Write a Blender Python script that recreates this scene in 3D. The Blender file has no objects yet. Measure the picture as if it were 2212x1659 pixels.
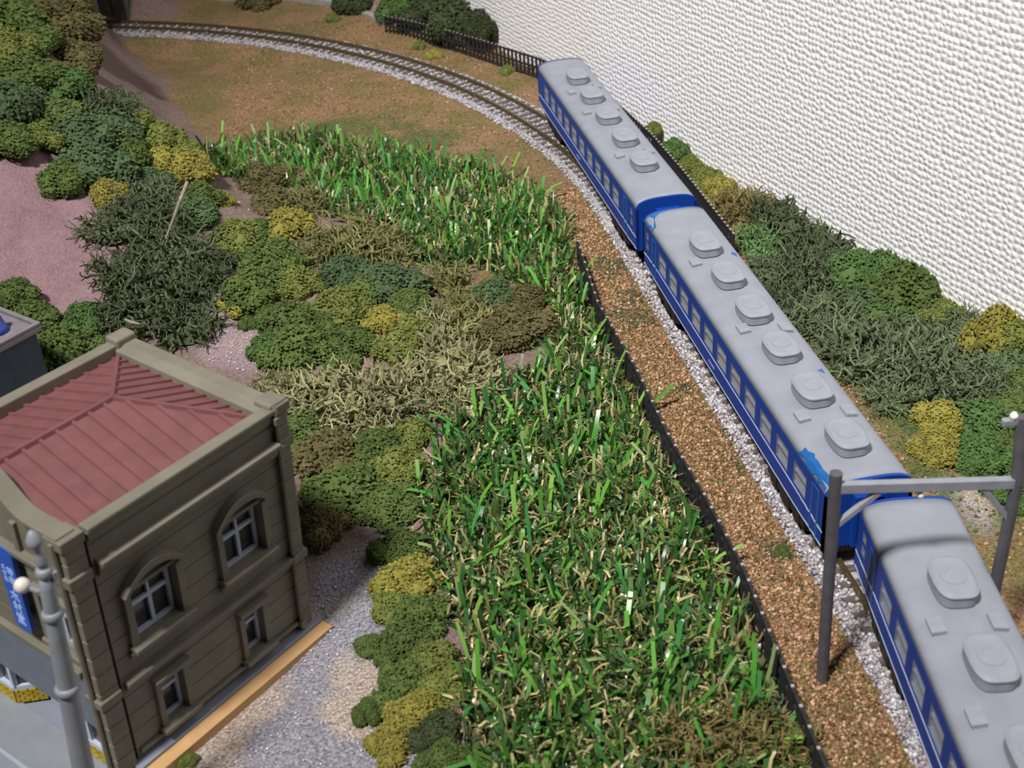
import bpy, bmesh, math, random
import numpy as np
from mathutils import Matrix, Vector

# ------------------------------------------------------------------ camera, world, light
# lengths in this script are millimetres of the real model railway layout; S turns them into metres
S = 0.001
ZB = 8.5                                             # underside of the coach bodies above the ground
CF, CP, CR, CY, CX, CYY, CZ = 2694.054, .571, -.078, .145, -101.318, -260.33, 177.89 + ZB


def cam_axes():
    cy, sy = math.cos(CY), math.sin(CY)
    f = np.array([sy * math.cos(CP), cy * math.cos(CP), -math.sin(CP)])
    rt = np.array([cy, -sy, 0.0])
    up = np.cross(rt, f)
    return math.cos(CR) * rt + math.sin(CR) * up, -math.sin(CR) * rt + math.cos(CR) * up, f


AR, AU, AF = cam_axes()
CPOS = np.array([CX, CYY, CZ])
scene = bpy.context.scene
col = scene.collection
cam_data = bpy.data.cameras.new('camera')
cam = bpy.data.objects.new('camera', cam_data)
col.objects.link(cam)
cam.matrix_world = Matrix(((AR[0], AU[0], -AF[0], CX * S), (AR[1], AU[1], -AF[1], CYY * S), (AR[2], AU[2], -AF[2], CZ * S), (0, 0, 0, 1)))
cam_data.sensor_width = 36.0
cam_data.lens = CF / 2212 * 36.0
cam_data.clip_start = 0.005
cam_data.clip_end = 20
cam_data.dof.use_dof = True
cam_data.dof.focus_distance = 0.335
cam_data.dof.aperture_fstop = 42
scene.camera = cam

world = bpy.data.worlds.new('world')
scene.world = world
world.use_nodes = True
world.node_tree.nodes['Background'].inputs[0].default_value = (0.86, 0.92, 1.0, 1)
world.node_tree.nodes['Background'].inputs[1].default_value = 0.022

key = bpy.data.lights.new('room_lamp_offscreen', 'SPOT')     # shaded room lamp up to the left, behind the camera
key.shadow_soft_size = 0.10
key.spot_size = math.radians(32)
key.spot_blend = 1.0
key.energy = 205
key.color = (1.0, 0.965, 0.93)
key_o = bpy.data.objects.new('room_lamp_offscreen', key)
col.objects.link(key_o)
KEY_POS = Vector((-0.63, -0.57, 1.48))
key_o.location = KEY_POS
key_o.rotation_euler = (Vector((0.07, 0.13, 0.04)) - KEY_POS).to_track_quat('-Z', 'Y').to_euler()

scene.view_settings.view_transform = 'Standard'
scene.view_settings.look = 'None'
scene.view_settings.exposure = -0.12
scene.view_settings.gamma = 1.0
scene.view_settings.use_curve_mapping = False

rnd = random.Random(7)
nrng = np.random.default_rng(11)


# ------------------------------------------------------------------ pixel -> place
def unproj(px, py, z=0.0):
    d = AF + (px - 1106) / CF * AR - (py - 829.5) / CF * AU
    t = (z - CZ) / d[2]
    p = CPOS + d * t
    return float(p[0]), float(p[1])


def px_per_mm(p):
    return CF / float((np.array(p) - CPOS) @ AF)


# ------------------------------------------------------------------ materials
def lin(h):
    h = h.lstrip('#')
    c = [int(h[i:i + 2], 16) / 255 for i in (0, 2, 4)]
    return tuple(v / 12.92 if v <= .04045 else ((v + .055) / 1.055) ** 2.4 for v in c)


MATS = {}


def mat(name, color, rough=.6, var=.0, scale=.6, metal=0.0, spec=.5, bump=0.0, bscale=2.0, color2=None, trans=0.0, detail=4):
    """Principled material: colour (sRGB hex), noise variation; scale in 1/mm, bump height in mm."""
    if name in MATS:
        return MATS[name]
    m = bpy.data.materials.new(name)
    m.use_nodes = True
    nt = m.node_tree
    b = nt.nodes['Principled BSDF']
    b.inputs['Roughness'].default_value = rough
    b.inputs['Metallic'].default_value = metal
    b.inputs['Specular IOR Level'].default_value = spec
    b.inputs['Transmission Weight'].default_value = trans
    c = lin(color)
    b.inputs['Base Color'].default_value = (*c, 1)
    tc = nt.nodes.new('ShaderNodeTexCoord')
    if var or color2:
        n = nt.nodes.new('ShaderNodeTexNoise')
        n.inputs['Scale'].default_value = scale * 1000
        n.inputs['Detail'].default_value = detail
        nt.links.new(tc.outputs['Object'], n.inputs['Vector'])
        r = nt.nodes.new('ShaderNodeValToRGB')
        r.color_ramp.elements[0].position = .35
        r.color_ramp.elements[1].position = .65
        a = c if not color2 else lin(color2)
        r.color_ramp.elements[0].color = (*[v * (1 - var) for v in c], 1)
        r.color_ramp.elements[1].color = (*[min(1, v * (1 + var)) for v in a], 1)
        nt.links.new(n.outputs['Fac'], r.inputs['Fac'])
        nt.links.new(r.outputs['Color'], b.inputs['Base Color'])
    if bump:
        n2 = nt.nodes.new('ShaderNodeTexNoise')
        n2.inputs['Scale'].default_value = bscale * 1000
        n2.inputs['Detail'].default_value = 3
        nt.links.new(tc.outputs['Object'], n2.inputs['Vector'])
        bp = nt.nodes.new('ShaderNodeBump')
        bp.inputs['Distance'].default_value = bump * S
        bp.inputs['Strength'].default_value = 1
        nt.links.new(n2.outputs['Fac'], bp.inputs['Height'])
        nt.links.new(bp.outputs['Normal'], b.inputs['Normal'])
    MATS[name] = m
    return m


def attr_mat(name, attr='tint', rough=.8, spec=.3, objcol=False, trans=0.0, sheen=0.0):
    """Colour from a mesh colour attribute, times the object's own colour when objcol."""
    m = bpy.data.materials.new(name)
    m.use_nodes = True
    nt = m.node_tree
    b = nt.nodes['Principled BSDF']
    b.inputs['Roughness'].default_value = rough
    b.inputs['Specular IOR Level'].default_value = spec
    a = nt.nodes.new('ShaderNodeAttribute')
    a.attribute_name = attr
    out = a.outputs['Color']
    if objcol:
        oi = nt.nodes.new('ShaderNodeObjectInfo')
        mx = nt.nodes.new('ShaderNodeMix')
        mx.data_type = 'RGBA'
        mx.blend_type = 'MULTIPLY'
        mx.inputs[0].default_value = 1
        nt.links.new(a.outputs['Color'], mx.inputs[6])
        nt.links.new(oi.outputs['Color'], mx.inputs[7])
        out = mx.outputs[2]
    nt.links.new(out, b.inputs['Base Color'])
    if trans:
        b.inputs['Subsurface Weight'].default_value = 0
        tr = nt.nodes.new('ShaderNodeBsdfTranslucent')
        ms = nt.nodes.new('ShaderNodeMixShader')
        ms.inputs[0].default_value = trans
        nt.links.new(out, tr.inputs['Color'])
        nt.links.new(b.outputs[0], ms.inputs[1])
        nt.links.new(tr.outputs[0], ms.inputs[2])
        nt.links.new(ms.outputs[0], nt.nodes['Material Output'].inputs['Surface'])
    MATS[name] = m
    return m


# ------------------------------------------------------------------ mesh helpers
class MB:
    """Collects geometry in millimetres; build() links it as ONE mesh object."""

    def __init__(self):
        self.v, self.f, self.c = [], [], []

    def add(self, vs, fs, tint=None):
        b = len(self.v)
        self.v.extend(tuple(map(float, p)) for p in vs)
        self.f.extend(tuple(b + i for i in f) for f in fs)
        if tint is not None:
            self.c.extend([tint] * len(vs))
        return self

    def box(self, x0, x1, y0, y1, z0, z1):
        vs = [(x, y, z) for z in (z0, z1) for y in (y0, y1) for x in (x0, x1)]
        return self.add(vs, [(0, 2, 3, 1), (4, 5, 7, 6), (0, 1, 5, 4), (2, 6, 7, 3), (0, 4, 6, 2), (1, 3, 7, 5)])

    def prism(self, poly, z0, z1):
        """poly: list of (x, y), counter-clockwise seen from above."""
        n = len(poly)
        vs = [(x, y, z0) for x, y in poly] + [(x, y, z1) for x, y in poly]
        fs = [tuple(range(n - 1, -1, -1)), tuple(range(n, 2 * n))]
        fs += [(i, (i + 1) % n, n + (i + 1) % n, n + i) for i in range(n)]
        return self.add(vs, fs)

    def tube(self, pts, rad, n=6, cap=True):
        pts = [Vector(p) for p in pts]
        rads = rad if isinstance(rad, (list, tuple)) else [rad] * len(pts)
        vs, fs = [], []
        for i, p in enumerate(pts):
            d = (pts[min(i + 1, len(pts) - 1)] - pts[max(i - 1, 0)]).normalized()
            a = d.orthogonal().normalized()
            b = d.cross(a)
            for k in range(n):
                t = 2 * math.pi * k / n
                vs.append(p + (a * math.cos(t) + b * math.sin(t)) * rads[i])
        for i in range(len(pts) - 1):
            for k in range(n):
                fs.append((i * n + k, i * n + (k + 1) % n, (i + 1) * n + (k + 1) % n, (i + 1) * n + k))
        if cap:
            fs.append(tuple(range(n - 1, -1, -1)))
            fs.append(tuple((len(pts) - 1) * n + k for k in range(n)))
        return self.add(vs, fs)

    def lathe(self, prof, cx=0, cy=0, n=12):
        """prof: list of (radius, z) from bottom to top."""
        vs, fs = [], []
        for r, z in prof:
            for k in range(n):
                t = 2 * math.pi * k / n
                vs.append((cx + r * math.cos(t), cy + r * math.sin(t), z))
        for i in range(len(prof) - 1):
            for k in range(n):
                fs.append((i * n + k, i * n + (k + 1) % n, (i + 1) * n + (k + 1) % n, (i + 1) * n + k))
        fs.append(tuple(range(n - 1, -1, -1)))
        fs.append(tuple((len(prof) - 1) * n + k for k in range(n)))
        return self.add(vs, fs)

    def extrude(self, prof, path_axis, a0, a1):
        """prof: list of (p, z) in the plane across path_axis ('x' or 'y')."""
        n = len(prof)
        mk = (lambda a, p, z: (a, p, z)) if path_axis == 'x' else (lambda a, p, z: (p, a, z))
        vs = [mk(a0, p, z) for p, z in prof] + [mk(a1, p, z) for p, z in prof]
        fs = [tuple(range(n)), tuple(range(2 * n - 1, n - 1, -1))] + [(i, n + i, n + (i + 1) % n, (i + 1) % n) for i in range(n)]
        return self.add(vs, fs)

    def mesh(self, name, smooth=False, fix=True):
        me = bpy.data.meshes.new(name)
        me.from_pydata([(x * S, y * S, z * S) for x, y, z in self.v], [], self.f)
        if self.c:
            a = me.color_attributes.new('tint', 'FLOAT_COLOR', 'POINT')
            a.data.foreach_set('color', np.array([(*c[:3], 1) for c in self.c], dtype=np.float32).ravel())
        if fix:
            bm = bmesh.new()
            bm.from_mesh(me)
            bmesh.ops.recalc_face_normals(bm, faces=bm.faces)
            bm.to_mesh(me)
            bm.free()
        if smooth:
            me.polygons.foreach_set('use_smooth', [True] * len(me.polygons))
        me.update()
        return me

    def build(self, name, material, parent=None, smooth=False, bevel=0, fix=True):
        return link(name, self.mesh(name, smooth, fix), material, parent, bevel)


def link(name, me, material, parent=None, bevel=0, loc=None, rot=None):
    o = bpy.data.objects.new(name, me)
    col.objects.link(o)
    if material and not me.materials:
        me.materials.append(material)
    if parent:
        o.parent = parent
    if bevel:
        b = o.modifiers.new('bevel', 'BEVEL')
        b.width = bevel * S
        b.segments = 2
        b.limit_method = 'ANGLE'
    if loc:
        o.location = [v * S for v in loc]
    if rot:
        o.rotation_euler = rot
    return o


def empty(name, loc=(0, 0, 0), rot=(0, 0, 0)):
    o = bpy.data.objects.new(name, None)
    col.objects.link(o)
    o.empty_display_size = .005
    o.location = [v * S for v in loc]
    o.rotation_euler = rot
    return o


def tag(o, label=None, cat=None, group=None, kind=None):
    if label:
        o['label'] = label
    if cat:
        o['category'] = cat
    if group:
        o['group'] = group
    if kind:
        o['kind'] = kind
    return o


def in_poly(x, y, poly):
    """vectorised point-in-polygon."""
    x = np.asarray(x)
    y = np.asarray(y)
    r = np.zeros(x.shape, bool)
    n = len(poly)
    for i in range(n):
        x0, y0 = poly[i]
        x1, y1 = poly[(i + 1) % n]
        if y0 == y1:
            continue
        c = ((y0 > y) != (y1 > y)) & (x < (x1 - x0) * (y - y0) / (y1 - y0) + x0)
        r ^= c
    return r


# ------------------------------------------------------------------ the track's course
R_FAR, Y_FAR = 348.0, 115.0           # far curve: centre (-348, 115)
R_NEAR, Y_NEAR = 348.0, -87.0         # near curve: centre (-348, -87)
S_MIN, S_MAX = -95.0, 202.0 + 348 * math.radians(70)


def track(s):
    """s = 0 at y = -87; returns x, y, heading angle (0 = +y, positive turns left)."""
    if s < 0:
        a = s / R_NEAR
        return -R_NEAR + R_NEAR * math.cos(a), Y_NEAR + R_NEAR * math.sin(a), a
    if s < 202:
        return 0.0, Y_NEAR + s, 0.0
    a = (s - 202) / R_FAR
    return -R_FAR + R_FAR * math.cos(a), Y_FAR + R_FAR * math.sin(a), a


def track_dist(x, y):
    """distance from the track's centre line, arrays; negative on the inside (left)."""
    far = np.hypot(x + R_FAR, y - Y_FAR) - R_FAR
    near = np.hypot(x + R_NEAR, y - Y_NEAR) - R_NEAR
    return np.where(y > Y_FAR, far, np.where(y < Y_NEAR, near, x))


# ------------------------------------------------------------------ terrain
WALL_X = lambda y: 20.5 - .28 * (y - 199)
ctrl = []
for px, py, z in [
    # the hill on the left, seen from the camera side up to its crest
    (0, 0, 60), (100, 100, 50), (200, 185, 42), (330, 262, 30), (400, 318, 24), (470, 385, 16), (520, 430, 9),
    (0, 130, 56), (0, 250, 48), (100, 220, 43), (200, 280, 36), (0, 340, 40), (120, 350, 34), (260, 350, 28), (330, 400, 22),
    (100, 450, 28), (200, 470, 25), (0, 480, 29), (100, 560, 20), (200, 600, 15), (0, 600, 20), (300, 520, 21), (400, 470, 19),
    (300, 600, 15), (400, 620, 12), (100, 680, 12), (250, 690, 8), (400, 700, 8), (480, 600, 11), (480, 700, 7), (520, 760, 5),
    (500, 500, 13), (600, 520, 12), (600, 620, 11), (690, 620, 10), (640, 720, 8), (700, 760, 7), (780, 780, 6), (740, 520, 9),
    (700, 450, 6), (640, 420, 6), (560, 420, 9), (850, 700, 9), (850, 600, 8), (950, 650, 6), (1000, 740, 5), (950, 820, 4),
    (860, 860, 4), (740, 870, 4), (1060, 680, 5), (1120, 740, 3), (900, 560, 5), (640, 880, 3), (820, 960, 2),
]:
    ctrl.append((*unproj(px, py, z), z))
# back of the ridge and the tunnel mountain; unseen heights raised to lengthen its shadow
ctrl += [(-236, 330, 96), (-217, 286, 88), (-222, 330, 88), (-214, 368, 72), (-238, 262, 84), (-250, 400, 100), (-266, 450, 110), (-262, 520, 100), (-330, 300, 100), (-330, 420, 120), (-330, 520, 120), (-240, 490, 80), (-262, 320, 96),
         (-225, 540, 58), (-200, 540, 40), (-190, 500, 16), (-226, 385, 76), (-260, 200, 50), (-330, 180, 50), (-300, 90, 30),
         (-250, 60, 16), (-235, 130, 30), (-330, 0, 6), (-250, 0, 2)]
# foot of the ridge on the far side
ctrl += [(-188, 350, 2), (-196, 385, 2), (-172, 300, 2), (-160, 262, 2), (-148, 240, 1), (-126, 205, 0), (-112, 165, 1), (-204, 392, 3)]
# rising bank behind the concrete kerb at the back
ctrl += [(-86, 425, 2), (-62, 430, 14), (-110, 470, 4), (-80, 480, 20), (-52, 480, 28), (-56, 392, 6), (-40, 385, 13), (-24, 350, 7), (-38, 440, 28), (-100, 540, 26), (-60, 540, 40), (-20, 540, 40), (-150, 540, 14), (-150, 480, 3)]
# flat ground
for x, y in [(-170, 420), (-140, 420), (-130, 380), (-100, 395), (-90, 340), (-70, 360), (-130, 330), (-120, 290), (-90, 290), (-60, 300), (-40, 330), (-130, 250), (-100, 240), (-70, 250), (-40, 260),
             (-15, 290), (-90, 200), (-60, 200), (-30, 200), (0, 230), (20, 220), (-60, 150), (-30, 150), (0, 150), (18, 170), (-40, 110), (-15, 100), (30, 80), (-40, 60), (-10, 50),
             (30, 40), (40, 20), (-50, 20), (-20, 0), (30, -10), (60, -40), (-60, -30), (-30, -60), (0, -70), (30, -70), (70, -90), (110, -100), (-70, -70), (-40, -110), (0, -130), (40, -140),
             (110, -165), (-80, -110), (-60, -160), (-100, -160), (0, -165), (-60, 80), (-80, 0)]:
    ctrl.append((x, y, 0))
for x, y, z in [(-100, -20, -1), (-108, -60, -2.2), (-105, -100, -1.5), (-126, -82, -1.5), (-140, -60, -5), (-150, -106, -1.2), (-180, -60, -3), (-190, -100, -2.6), (-170, -20, -2), (-130, -10, -1), (-150, 20, -1), (-200, 0, 0),
                (-240, -60, -2), (-240, -160, -2), (-180, -160, -2), (-330, -160, -2), (-330, -80, 0), (-110, 20, 0), (-185, 50, 1), (-160, 60, 3)]:
    ctrl.append((x, y, z))
for y in range(-60, 150, 14):
    ctrl.append((WALL_X(y) - 2, y, 2))
    ctrl.append((WALL_X(y) + 12, y, 3))
ctrl = np.array(ctrl)


def rbf_fit(P):
    d = np.hypot(P[:, None, 0] - P[None, :, 0], P[:, None, 1] - P[None, :, 1])
    A = np.zeros((len(P) + 3, len(P) + 3))
    A[:len(P), :len(P)] = -d - np.eye(len(P)) * -4.0
    A[:len(P), len(P)] = A[len(P), :len(P)] = 1
    A[:len(P), len(P) + 1] = A[len(P) + 1, :len(P)] = P[:, 0] / 100
    A[:len(P), len(P) + 2] = A[len(P) + 2, :len(P)] = P[:, 1] / 100
    return np.linalg.solve(A, np.r_[P[:, 2], 0, 0, 0])


RW = rbf_fit(ctrl)
GX = np.arange(-332, 142, 2.0)
GY = np.arange(-172, 556, 2.0)
gx, gy = np.meshgrid(GX, GY)
gz = np.zeros_like(gx)
for i in range(len(ctrl)):
    gz -= RW[i] * np.hypot(gx - ctrl[i, 0], gy - ctrl[i, 1])
gz += RW[-3] + RW[-2] * gx / 100 + RW[-1] * gy / 100
td = np.abs(track_dist(gx, gy))
flat = np.clip((td - 12) / 12, 0, 1)
gz = np.where((gx > -215), gz * flat, gz)
# small bumps: smoothed noise
nz = nrng.standard_normal(gz.shape)
for _ in range(3):
    nz = (nz + np.roll(nz, 1, 0) + np.roll(nz, -1, 0) + np.roll(nz, 1, 1) + np.roll(nz, -1, 1)) / 5
gz += nz * 1.4 * np.clip(gz / 8, .18, 1) * np.clip((td - 10) / 8, 0, 1)


def zt(x, y):
    fx = min(max((x - GX[0]) / 2.0, 0), len(GX) - 1.001)
    fy = min(max((y - GY[0]) / 2.0, 0), len(GY) - 1.001)
    i, j = int(fx), int(fy)
    a, b = fx - i, fy - j
    return float((gz[j, i] * (1 - a) + gz[j, i + 1] * a) * (1 - b) + (gz[j + 1, i] * (1 - a) + gz[j + 1, i + 1] * a) * b)


def hit(px, py):
    """where the line of sight through a photo pixel meets the terrain."""
    d = AF + (px - 1106) / CF * AR - (py - 829.5) / CF * AU
    d = d / np.linalg.norm(d)
    t = 120.0
    while t < 1100:
        p = CPOS + d * t
        if p[2] <= zt(p[0], p[1]):
            return float(p[0]), float(p[1]), zt(p[0], p[1])
        t += 1.0
    p = CPOS + d * t
    return float(p[0]), float(p[1]), 0.0


def place_poly(pxs):
    return [hit(a, b)[:2] for a, b in pxs]


GRAVEL = place_poly([(655, 1345), (700, 1230), (800, 1170), (850, 1170), (930, 1300), (900, 1480), (960, 1659)]) + [(-110, -130), (-170, -130), (-157, -88)]
SHINY = place_poly([(470, 590), (560, 590), (570, 700), (640, 700), (560, 810), (430, 770), (450, 690)])
PINK1 = place_poly([(0, 320), (130, 330), (260, 470), (260, 640), (140, 690), (0, 640)])
PINK1 += [(-300, 60), (-300, 200)]
PINK2 = place_poly([(600, 560), (720, 560), (720, 660), (600, 660)])
PINK3 = place_poly([(740, 700), (860, 740), (840, 830), (720, 830)])
PINK4 = [(-84, 425), (-62, 380), (-45, 372), (-5, 320), (-2, 345), (-30, 420), (-60, 470)]
PINK5 = [(-195, 395), (-175, 300), (-150, 240), (-215, 240), (-260, 330), (-260, 420)]
PATH = place_poly([(2050, 1040), (2110, 1040), (2150, 1100), (2130, 1160), (2090, 1130)])
GREENR = place_poly([(1640, 480), (2000, 640), (2212, 700), (2212, 1130), (2110, 1170), (1990, 1060), (1900, 930)])
TURFG = place_poly([(480, 300), (760, 250), (900, 260), (1080, 330), (1190, 420), (1150, 470), (900, 420), (600, 400)])
PAVE = [(-157, -88), (-190, -52), (-330, 80), (-330, -172), (-120, -172), (-120, -130)]


def blur(m, n):
    m = m.astype(float)
    for _ in range(n):
        m = (m + np.roll(m, 1, 0) + np.roll(m, -1, 0) + np.roll(m, 1, 1) + np.roll(m, -1, 1)) / 5
    return m


m_pink = blur(in_poly(gx, gy, PINK1) | in_poly(gx, gy, PINK2) | in_poly(gx, gy, PINK3) | in_poly(gx, gy, PINK4), 2)
m_shiny = blur(in_poly(gx, gy, SHINY), 1)
m_pink = np.clip(m_pink + m_shiny, 0, 1)
m_grav = np.clip(blur(in_poly(gx, gy, GRAVEL) | in_poly(gx, gy, PATH), 2) + .4 * m_shiny, 0, 1)
m_green = blur(in_poly(gx, gy, GREENR), 4) + .8 * blur(in_poly(gx, gy, TURFG), 6)
m_soil = blur(((gz > 1.5) | (gx < -60) & (gy < 150)) & (gx < -35) & ((gy < 290) | (gx < -165)), 2)
ok = gx < WALL_X(gy) + 3
idx = -np.ones(gx.shape, int)
keep = ok.copy()
keep[:, 1:] |= ok[:, :-1]
idx[keep] = np.arange(keep.sum())
gxx = np.minimum(gx, WALL_X(gy) + 1)
verts = np.c_[gxx[keep], gy[keep], gz[keep]] * S
faces = []
for j in range(len(GY) - 1):
    row = idx[j], idx[j + 1]
    for i in range(len(GX) - 1):
        q = (row[0][i], row[0][i + 1], row[1][i + 1], row[1][i])
        if min(q) >= 0:
            faces.append(tuple(map(int, q)))
me = bpy.data.meshes.new('ground')
me.from_pydata(verts.tolist(), [], faces)
at = me.color_attributes.new('mask', 'FLOAT_COLOR', 'POINT')
at.data.foreach_set('color', np.c_[m_pink[keep], m_grav[keep], np.clip(m_green[keep], 0, 1), m_soil[keep]].astype(np.float32).ravel())
me.polygons.foreach_set('use_smooth', [True] * len(me.polygons))


def ground_material():
    m = bpy.data.materials.new('scenic_ground')
    m.use_nodes = True
    nt = m.node_tree
    N, L = nt.nodes, nt.links
    b = N['Principled BSDF']
    tc = N.new('ShaderNodeTexCoord')

    def noise(sc, det=4, rough=.6, off=0):
        mp = N.new('ShaderNodeMapping')
        mp.inputs['Location'].default_value = (off, off * 2, off * 3)
        L.new(tc.outputs['Object'], mp.inputs['Vector'])
        n = N.new('ShaderNodeTexNoise')
        n.inputs['Scale'].default_value = sc * 1000
        n.inputs['Detail'].default_value = det
        n.inputs['Roughness'].default_value = rough
        L.new(mp.outputs['Vector'], n.inputs['Vector'])
        return n.outputs['Fac']

    def ramp(fac, stops):
        r = N.new('ShaderNodeValToRGB')
        while len(r.color_ramp.elements) < len(stops):
            r.color_ramp.elements.new(.5)
        for e, (p, c) in zip(r.color_ramp.elements, stops):
            e.position = p
            e.color = (*lin(c), 1)
        L.new(fac, r.inputs['Fac'])
        return r.outputs['Color']

    def mix(f, a, c, mode='MIX'):
        x = N.new('ShaderNodeMix')
        x.data_type = 'RGBA'
        x.blend_type = mode
        if isinstance(f, float):
            x.inputs[0].default_value = f
        else:
            L.new(f, x.inputs[0])
        L.new(a, x.inputs[6])
        L.new(c, x.inputs[7])
        return x.outputs[2]

    def math_(op, a, c):
        x = N.new('ShaderNodeMath')
        x.operation = op
        x.use_clamp = True
        for k, v in enumerate((a, c)):
            if isinstance(v, float):
                x.inputs[k].default_value = v
            else:
                L.new(v, x.inputs[k])
        return x.outputs[0]

    at_ = N.new('ShaderNodeAttribute')
    at_.attribute_name = 'mask'
    sep = N.new('ShaderNodeSeparateColor')
    L.new(at_.outputs['Color'], sep.inputs[0])
    pink, grav, green = sep.outputs
    soil = at_.outputs['Alpha']
    fine = noise(1.1, 3, .7)
    turf = ramp(fine, [(.28, '4a3a2a'), (.42, '7c5f45'), (.55, '9a7757'), (.72, 'bd9a78')])
    olive = ramp(fine, [(.3, '413a22'), (.5, '6e6538'), (.7, '8d8448')])
    patch = ramp(noise(.035, 6, .65), [(.4, '000000'), (.58, 'ffffff')])
    rp = N.new('ShaderNodeSeparateColor')
    L.new(patch, rp.inputs[0])
    c = mix(math_('MULTIPLY', rp.outputs[0], .85), turf, olive)
    grn = ramp(fine, [(.3, '243018'), (.5, '4a5a2c'), (.7, '6c7a3c')])
    patch2 = noise(.07, 3, .6, .31)
    gfac = math_('MULTIPLY', green, math_('MULTIPLY', math_('SUBTRACT', patch2, .36), 6.0))
    c = mix(gfac, c, grn)
    so = ramp(fine, [(.3, '665551'), (.5, '7e6a64'), (.7, '94807a')])
    c = mix(soil, c, so)
    pk = mix(.5, ramp(noise(.09, 5, .7, .2), [(.3, '74585e'), (.5, '95777d'), (.7, 'ac8e93')]), ramp(fine, [(.3, '7c6066'), (.7, 'ab8b90')]))
    c = mix(pink, c, pk)
    gcol = ramp(noise(1.6, 2, .6, .5), [(.3, '5f5c62'), (.45, '87858e'), (.6, 'a09ea8'), (.78, 'd6d4d8')])
    gtan = ramp(noise(1.6, 2, .6, .5), [(.3, '7c6c62'), (.5, 'b3a297'), (.75, 'e0d2c4')])
    tp = ramp(noise(.035, 2, .5, .77), [(.47, '000000'), (.55, 'ffffff')])
    tsep = N.new('ShaderNodeSeparateColor')
    L.new(tp, tsep.inputs[0])
    c = mix(grav, c, mix(tsep.outputs[0], gcol, gtan))
    L.new(c, b.inputs['Base Color'])
    rr = N.new('ShaderNodeMapRange')
    L.new(grav, rr.inputs['Value'])
    rr.inputs['To Min'].default_value = .85
    rr.inputs['To Max'].default_value = .38
    L.new(rr.outputs[0], b.inputs['Roughness'])
    bp = N.new('ShaderNodeBump')
    bp.inputs['Distance'].default_value = .9 * S
    bp.inputs['Strength'].default_value = 1
    L.new(fine, bp.inputs['Height'])
    L.new(bp.outputs['Normal'], b.inputs['Normal'])
    return m


me.materials.append(ground_material())
ground = bpy.data.objects.new('ground', me)
col.objects.link(ground)
tag(ground, 'scenic ground of the layout in brown turf, pinkish plaster and grey gravel', 'ground', kind='structure')


# room wall behind the layout
def wall_material():
    m = bpy.data.materials.new('woven_wallpaper')
    m.use_nodes = True
    nt = m.node_tree
    N, L = nt.nodes, nt.links
    b = N['Principled BSDF']
    b.inputs['Roughness'].default_value = .6
    tc = N.new('ShaderNodeTexCoord')
    nz_ = N.new('ShaderNodeTexNoise')
    nz_.inputs['Scale'].default_value = 160
    nz_.inputs['Detail'].default_value = 3
    L.new(tc.outputs['Object'], nz_.inputs['Vector'])
    mul = N.new('ShaderNodeVectorMath')
    mul.operation = 'MULTIPLY_ADD'
    L.new(nz_.outputs['Color'], mul.inputs[0])
    mul.inputs[1].default_value = (.0018, .0, .0012)
    L.new(tc.outputs['Object'], mul.inputs[2])
    sx = N.new('ShaderNodeSeparateXYZ')
    L.new(mul.outputs[0], sx.inputs[0])

    def m_(op, a, c=None):
        x = N.new('ShaderNodeMath')
        x.operation = op
        for k, v in enumerate((a, c)):
            if v is None:
                continue
            if isinstance(v, (int, float)):
                x.inputs[k].default_value = v
            else:
                L.new(v, x.inputs[k])
        return x.outputs[0]
    cb = N.new('ShaderNodeCombineXYZ')
    L.new(m_('MULTIPLY', sx.outputs[0], 1 / .0020), cb.inputs[0])
    L.new(m_('MULTIPLY', sx.outputs[2], 1 / .0019), cb.inputs[1])
    vo = N.new('ShaderNodeTexVoronoi')
    vo.voronoi_dimensions = '2D'
    vo.feature = 'SMOOTH_F1'
    vo.inputs['Scale'].default_value = 1.0
    vo.inputs['Randomness'].default_value = .42
    vo.inputs['Smoothness'].default_value = .35
    L.new(cb.outputs[0], vo.inputs['Vector'])
    n2 = N.new('ShaderNodeTexNoise')
    n2.inputs['Scale'].default_value = 420
    n2.inputs['Detail'].default_value = 2
    L.new(tc.outputs['Object'], n2.inputs['Vector'])
    h2 = m_('ADD', m_('MULTIPLY', vo.outputs['Distance'], m_('SUBTRACT', -.5, m_('MULTIPLY', n2.outputs['Fac'], .8))), m_('MULTIPLY', n2.outputs['Fac'], .18))
    bp = N.new('ShaderNodeBump')
    bp.inputs['Distance'].default_value = .0014
    bp.inputs['Strength'].default_value = .5
    L.new(h2, bp.inputs['Height'])
    L.new(bp.outputs['Normal'], b.inputs['Normal'])
    b.inputs['Base Color'].default_value = (.9, .9, .91, 1)
    return m


wall_ang = math.atan2(1, -.28)
wo = empty('wall_back', (WALL_X(100), 100, 0), (0, 0, wall_ang))
mb = MB()
mb.box(-1000, 900, -40, 0, -160, 900)
mb.build('wallpaper_face', wall_material(), wo)
tag(wo, 'white room wall with coarse woven wallpaper behind the layout', 'wall', kind='structure')

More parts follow.
